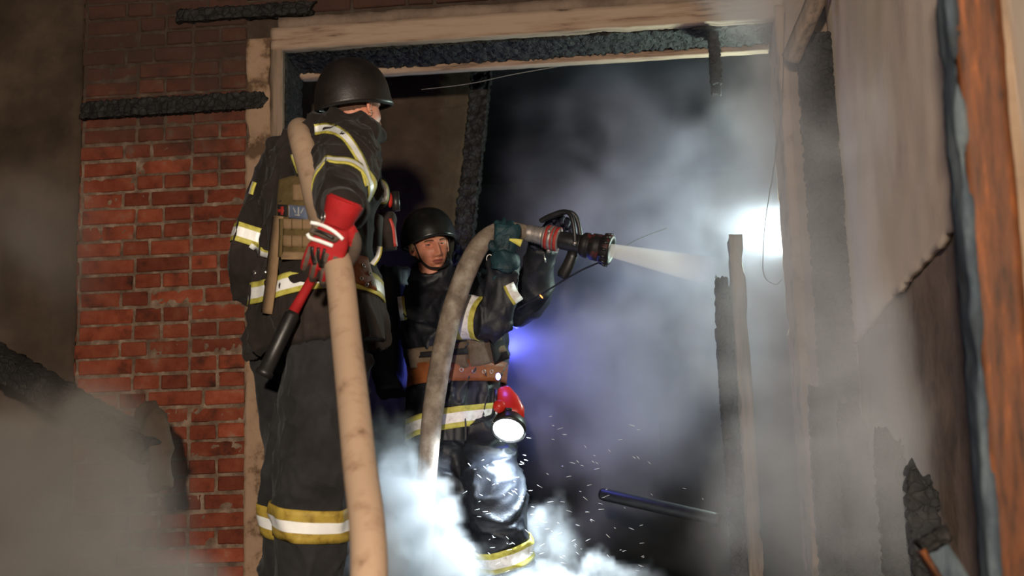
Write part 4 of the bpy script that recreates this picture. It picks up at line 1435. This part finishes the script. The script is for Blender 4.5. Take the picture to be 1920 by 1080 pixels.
# lamp on the belt, shining down
n_l = Vector((-0.12, -0.66, -0.74)).normalized()
lc = Q(953, 806, -0.02)
lamp = thing('belt_lamp', lc, 'red handlamp with a bright white lens clipped to the belt', 'lamp')
q = n_l.to_track_quat('Z', 'Y').to_matrix()
M_lens = emat('white_lamp_glass', (0.85, 0.95, 1.0), 14.0)
M_led = emat('blue_led', (0.12, 0.15, 1.0), 18.0)
hd = MB().tube([lc-n_l*0.060, lc-n_l*0.050, lc-n_l*0.015, lc+n_l*0.006, lc+n_l*0.006, lc-n_l*0.004], [0.058, 0.070, 0.077, 0.078, 0.069, 0.067], 36)
hd.build('lamp_head', M_teal if False else M_blackrubber, lamp)
ln = MB().tube([lc-n_l*0.006, lc-n_l*0.002], [0.067, 0.067], 36)
ln.build('lens', M_lens, lamp)
top = Q(944, 728, 0.05)
ba = lc-n_l*0.055
bd = MB().tube([ba, ba+(top-ba)*0.3+RIGHT*0.012, ba+(top-ba)*0.62+RIGHT*0.006, top-(top-ba)*0.06, top], [(0.062, 0.062), (0.060, 0.058), (0.050, 0.048), (0.030, 0.034), (0.020, 0.024)], 24, ref=RIGHT, power=3.5)
bdy = bd.build('lamp_body', M_redpl, lamp)
cl = MB().tube([top+RIGHT*-0.035-FWD*0.05, top+RIGHT*-0.036-UP*0.06-FWD*0.06, top+RIGHT*-0.045-UP*0.11-FWD*0.06], [(0.008, 0.004)]*3, 10)
cl.build('clip', M_blackrubber, lamp)
sw_ = MB().box((-0.02, -0.006, -0.006), (0.02, 0.006, 0.006), 0, Matrix.Translation(ba+(top-ba)*0.40-FWD*0.060) @ Matrix.Rotation(0.1, 4, 'Y'))
sw_.build('switch', M_blackrubber, lamp)
led = MB().ball(Q(934, 706, 0.04), (0.011, 0.011, 0.016), 14)
led.build('blue_led', M_led, lamp)
kn = MB().tube([Q(936, 762, -0.04)-FWD*0.02, Q(936, 762, -0.04)+FWD*0.03], [0.026, 0.028], 20)
kn.build('side_knob', M_redpl, lamp)
light('belt_lamp_beam', 'SPOT', lc+n_l*0.02+RIGHT*0.075, 150, (0.72, 0.88, 1.0), target=lc+Vector((-0.40, -0.08, -1.0)), spot_size=math.radians(150), spot_blend=0.7, shadow_soft_size=0.05)
light('blue_smoke_fill', 'POINT', Q(958, 652, 0.62), 11.0, (0.13, 0.16, 1.0), shadow_soft_size=0.05)  # bare light added behind the back, apart from the LED, to turn smoke blue
light('blue_led_front', 'POINT', Q(940, 702, -0.03), 0.35, (0.22, 0.16, 1.0), shadow_soft_size=0.01)

# ------------------------------------------------------------------ spray, drops, sparks


def volume_mat(name, albedo, step, g=0.0):
    """smoke that scatters the light of the place; its density is a voxel grid"""
    m = bpy.data.materials.new(name)
    m.use_nodes = True
    nt = m.node_tree
    for n in list(nt.nodes):
        if n.type == 'BSDF_PRINCIPLED':
            nt.nodes.remove(n)
    out = next(n for n in nt.nodes if n.type == 'OUTPUT_MATERIAL')
    pv = nt.nodes.new('ShaderNodeVolumePrincipled')
    pv.inputs['Color'].default_value = (*albedo, 1)
    pv.inputs['Density'].default_value = 1.0
    pv.inputs['Anisotropy'].default_value = g
    nt.links.new(pv.outputs[0], out.inputs['Volume'])
    m.cycles.volume_step_rate = step
    return m


def cloud(name, lo, hi, voxel, mat, blobs, density, nscale=2.2, warp=0.35, amp=0.6, r0=0.25, r1=0.8, seed=0.0, detail=4, stretch=(1, 1, 1), axis=None):
    """a smoke volume: soft blobs torn by noise, computed once into a voxel grid (world metres)"""
    vol = bpy.data.volumes.new(name)
    o = bpy.data.objects.new(name, vol)
    col.objects.link(o)
    vol.materials.append(mat)
    nt = bpy.data.node_groups.new(name, 'GeometryNodeTree')
    nt.interface.new_socket('Geometry', in_out='OUTPUT', socket_type='NodeSocketGeometry')
    L = nt.links.new
    out = nt.nodes.new('NodeGroupOutput')
    pos = nt.nodes.new('GeometryNodeInputPosition')
    mp = nd(nt, 'ShaderNodeVectorMath', _operation='MULTIPLY_ADD')
    L(pos.outputs[0], mp.inputs[0])
    mp.inputs[1].default_value = stretch
    mp.inputs[2].default_value = (seed, seed*0.7, -seed)
    nz = nd(nt, 'ShaderNodeTexNoise', Scale=nscale, Detail=detail, Roughness=0.58, Distortion=0.6)
    L(mp.outputs[0], nz.inputs['Vector'])
    w = nd(nt, 'ShaderNodeVectorMath', _operation='MULTIPLY_ADD')
    L(nz.outputs['Color'], w.inputs[0])
    w.inputs[1].default_value = (warp, warp, warp)
    w.inputs[2].default_value = (-warp/2, -warp/2, -warp/2)
    pw = nd(nt, 'ShaderNodeVectorMath', _operation='ADD')
    L(pos.outputs[0], pw.inputs[0])
    L(w.outputs[0], pw.inputs[1])
    acc = None
    for c, r, a in blobs:
        sb = nd(nt, 'ShaderNodeVectorMath', _operation='SUBTRACT')
        L(pw.outputs[0], sb.inputs[0])
        sb.inputs[1].default_value = c
        dv = nd(nt, 'ShaderNodeVectorMath', _operation='DIVIDE')
        L(sb.outputs[0], dv.inputs[0])
        dv.inputs[1].default_value = r
        ln_ = nd(nt, 'ShaderNodeVectorMath', _operation='LENGTH')
        L(dv.outputs[0], ln_.inputs[0])
        mr = nd(nt, 'ShaderNodeMapRange', _interpolation_type='SMOOTHSTEP')
        mr.inputs['From Min'].default_value = 1.0
        mr.inputs['From Max'].default_value = 0.0
        mr.inputs['To Max'].default_value = a
        L(ln_.outputs['Value'], mr.inputs['Value'])
        if acc is None:
            acc = mr.outputs[0]
        else:
            ad = nd(nt, 'ShaderNodeMath', _operation='ADD')
            L(acc, ad.inputs[0])
            L(mr.outputs[0], ad.inputs[1])
            acc = ad.outputs[0]
    k = nd(nt, 'ShaderNodeMapRange')
    k.clamp = False
    k.inputs['From Min'].default_value = 0.3
    k.inputs['From Max'].default_value = 0.7
    k.inputs['To Min'].default_value = 1-amp
    k.inputs['To Max'].default_value = 1+amp
    L(nz.outputs[0], k.inputs['Value'])
    mu = nd(nt, 'ShaderNodeMath', _operation='MULTIPLY')
    L(acc, mu.inputs[0])
    L(k.outputs[0], mu.inputs[1])
    sm = nd(nt, 'ShaderNodeMapRange', _interpolation_type='SMOOTHSTEP')
    sm.inputs['From Min'].default_value = r0
    sm.inputs['From Max'].default_value = r1
    sm.inputs['To Max'].default_value = density
    L(mu.outputs[0], sm.inputs['Value'])
    vc = nt.nodes.new('GeometryNodeVolumeCube')
    L(sm.outputs[0], vc.inputs['Density'])
    vc.inputs['Min'].default_value = lo
    vc.inputs['Max'].default_value = hi
    for a, q in zip('XYZ', range(3)):
        vc.inputs['Resolution '+a].default_value = max(6, round((hi[q]-lo[q])/voxel))
    st = nt.nodes.new('GeometryNodeSetMaterial')
    L(vc.outputs[0], st.inputs[0])
    st.inputs['Material'].default_value = mat
    L(st.outputs[0], out.inputs[0])
    md = o.modifiers.new('grid', 'NODES')
    md.node_group = nt
    return o


def smoke(name, lo, hi, voxel, mat, label, *a, **k):
    return tag(cloud(name, lo, hi, voxel, mat, *a, **k), label, 'smoke', kind='stuff')


# water jet leaving the nozzle
jd = nd_
jet_end = 0.52
jp, jr = [], []
for k in range(15):
    t = k/14
    jp.append(nB+jd*(jet_end*t-0.01))
    jr.append(0.030+0.040*t)
jm_ = volume_mat('water_spray', (0.97, 0.95, 0.98), 1.0, -0.35)
_nt = jm_.node_tree
_tc = _nt.nodes.new('ShaderNodeTexCoord')
_ds = nd(_nt, 'ShaderNodeVectorMath', _operation='DISTANCE')
_nt.links.new(_tc.outputs['Object'], _ds.inputs[0])
_ds.inputs[1].default_value = nB
_mr = nd(_nt, 'ShaderNodeMapRange', _interpolation_type='SMOOTHSTEP')
_mr.inputs['From Max'].default_value = jet_end*0.98
_mr.inputs['To Min'].default_value = 26.0
_mr.inputs['To Max'].default_value = 0.0
_nt.links.new(_ds.outputs['Value'], _mr.inputs['Value'])
_nt.links.new(_mr.outputs[0], _nt.nodes['Principled Volume'].inputs['Density'])
jet = MB().tube(jp, jr, 28).build('water_jet', jm_)
tag(jet, 'white water jet shooting from the nozzle into the smoke', 'water jet')

M_drop = pmat('water_drop', [(0.75, 0.75, 0.78), (0.9, 0.9, 0.92)], 10, 0.2, 0, spec=0.6)
rn = random.Random(5)
dm = MB()
for k in range(150):
    x = rn.gauss(1090, 90) if k % 3 else rn.uniform(880, 1000)
    y = rn.uniform(860, 1075) if rn.random() < 0.85 else rn.uniform(780, 900)
    Y = rn.uniform(-0.35, -0.05) if x > 1000 else rn.uniform(-0.15, 0.0)
    p = Q(x, y, Y)
    a = rn.uniform(-0.9, 0.5)
    L_ = rn.uniform(0.004, 0.013)
    d = Vector((math.cos(a), 0, math.sin(a)))*L_
    dm.tube([p-d, p, p+d], [0.0006, 0.0012, 0.0006], 5)
tag(dm.build('water_drops', M_drop), 'small bright water drops flying around the legs in the doorway', 'water', kind='stuff')
M_ember = emat('glowing_ember', (1.0, 0.25, 0.05), 4.0)
for (x, y, Y, a, r, lb) in ((1015, 556, -0.1, -0.9, 0.0030, 'orange spark flying right of the raised arm'), (880, 299, 1.0, 0.4, 0.0035, 'red ember glowing on the charred stud')):
    p = Q(x, y, Y)
    d = Vector((math.cos(a), 0, math.sin(a)))*0.010*(1 if Y < 0 else 0.3)
    tag(MB().tube([p-d, p, p+d], [r*0.5, r, r*0.5], 8).build('ember', M_ember), lb, 'ember')

# ------------------------------------------------------------------ smoke


def bl(x, y, Y, r, a=1.0):
    return (tuple(Q(x, y, Y)), r, a)


smoke('smoke_cloud', (Q(600, 900, -0.3).x, -0.70, 0.012), (Q(1260, 1000, -0.3).x, 0.66, 1.0), 0.018,
      volume_mat('lit_white_smoke', (0.97, 0.98, 0.99), 3.0), 'dense white smoke billowing around the legs, lit by the belt lamp', [
    bl(735, 1010, -0.25, (0.42, 0.32, 0.42), 1.15), bl(800, 960, -0.22, (0.24, 0.22, 0.20), 0.9), bl(840, 1060, -0.2, (0.28, 0.26, 0.16)),
    bl(1035, 1020, 0.40, (0.24, 0.25, 0.34), 1.0), bl(1130, 1085, -0.10, (0.42, 0.25, 0.10), 1.0), bl(750, 860, 0.0, (0.34, 0.3, 0.36), 0.55), bl(960, 1110, -0.2, (0.3, 0.2, 0.10), 1.0)],
    9.0, 6.0, 0.50, 1.25, 0.20, 0.85, detail=7)

smoke('smoke_haze', (-1.0, 0.40, 0.05), (1.9, 2.4, 2.95), 0.045,
      volume_mat('grey_violet_smoke', (0.70, 0.67, 0.84), 4.0, -0.15), 'grey-violet smoke filling the room behind the doorway', [
    bl(1250, 480, 1.3, (1.35, 1.2, 1.9), 1.0), bl(1100, 800, 1.2, (0.9, 1.0, 1.0), 0.8), bl(1425, 430, 0.62, (0.30, 0.30, 0.28), 1.6), bl(1020, 650, 0.68, (0.30, 0.28, 0.32), 0.7)],
    1.55, 2.6, 0.5, 1.0, 0.10, 2.0, 3.0)

smoke('smoke_column', (-0.25, -2.3, 0.02), (0.925, -0.03, 3.4), 0.035,
      volume_mat('pale_grey_smoke', (0.88, 0.92, 0.98), 4.0, -0.25), 'pale grey smoke drifting before the corner post and side wall', [
    bl(1430, 500, -0.5, (0.46, 0.6, 1.4), 0.95), bl(1480, 950, -0.6, (0.52, 0.6, 0.9), 1.0), bl(1430, 60, -0.4, (0.44, 0.5, 0.9), 0.80), bl(1610, 620, -0.9, (0.36, 0.7, 1.2), 0.8),
    bl(1680, 850, -1.2, (0.42, 0.8, 0.85), 0.85), bl(1700, 250, -1.2, (0.40, 0.8, 0.8), 0.5)],
    2.0, 2.6, 0.40, 0.9, 0.05, 1.6, 8.0)

smoke('smoke_bank', (-3.6, -1.45, 0.02), (-1.40, -0.08, 2.4), 0.035,
      volume_mat('brown_grey_smoke', (0.54, 0.50, 0.46), 4.0, -0.2), 'brown-grey smoke hanging before the brick wall and burnt beam', [
    bl(90, 980, -0.9, (0.85, 0.5, 0.75), 1.2), bl(320, 1095, -0.75, (0.42, 0.42, 0.20), 0.9), bl(60, 480, -0.8, (0.75, 0.5, 0.9), 0.40), bl(190, 840, -0.8, (0.4, 0.4, 0.35), 0.6)],
    3.2, 2.0, 0.45, 0.6, 0.15, 1.0, 1.5)
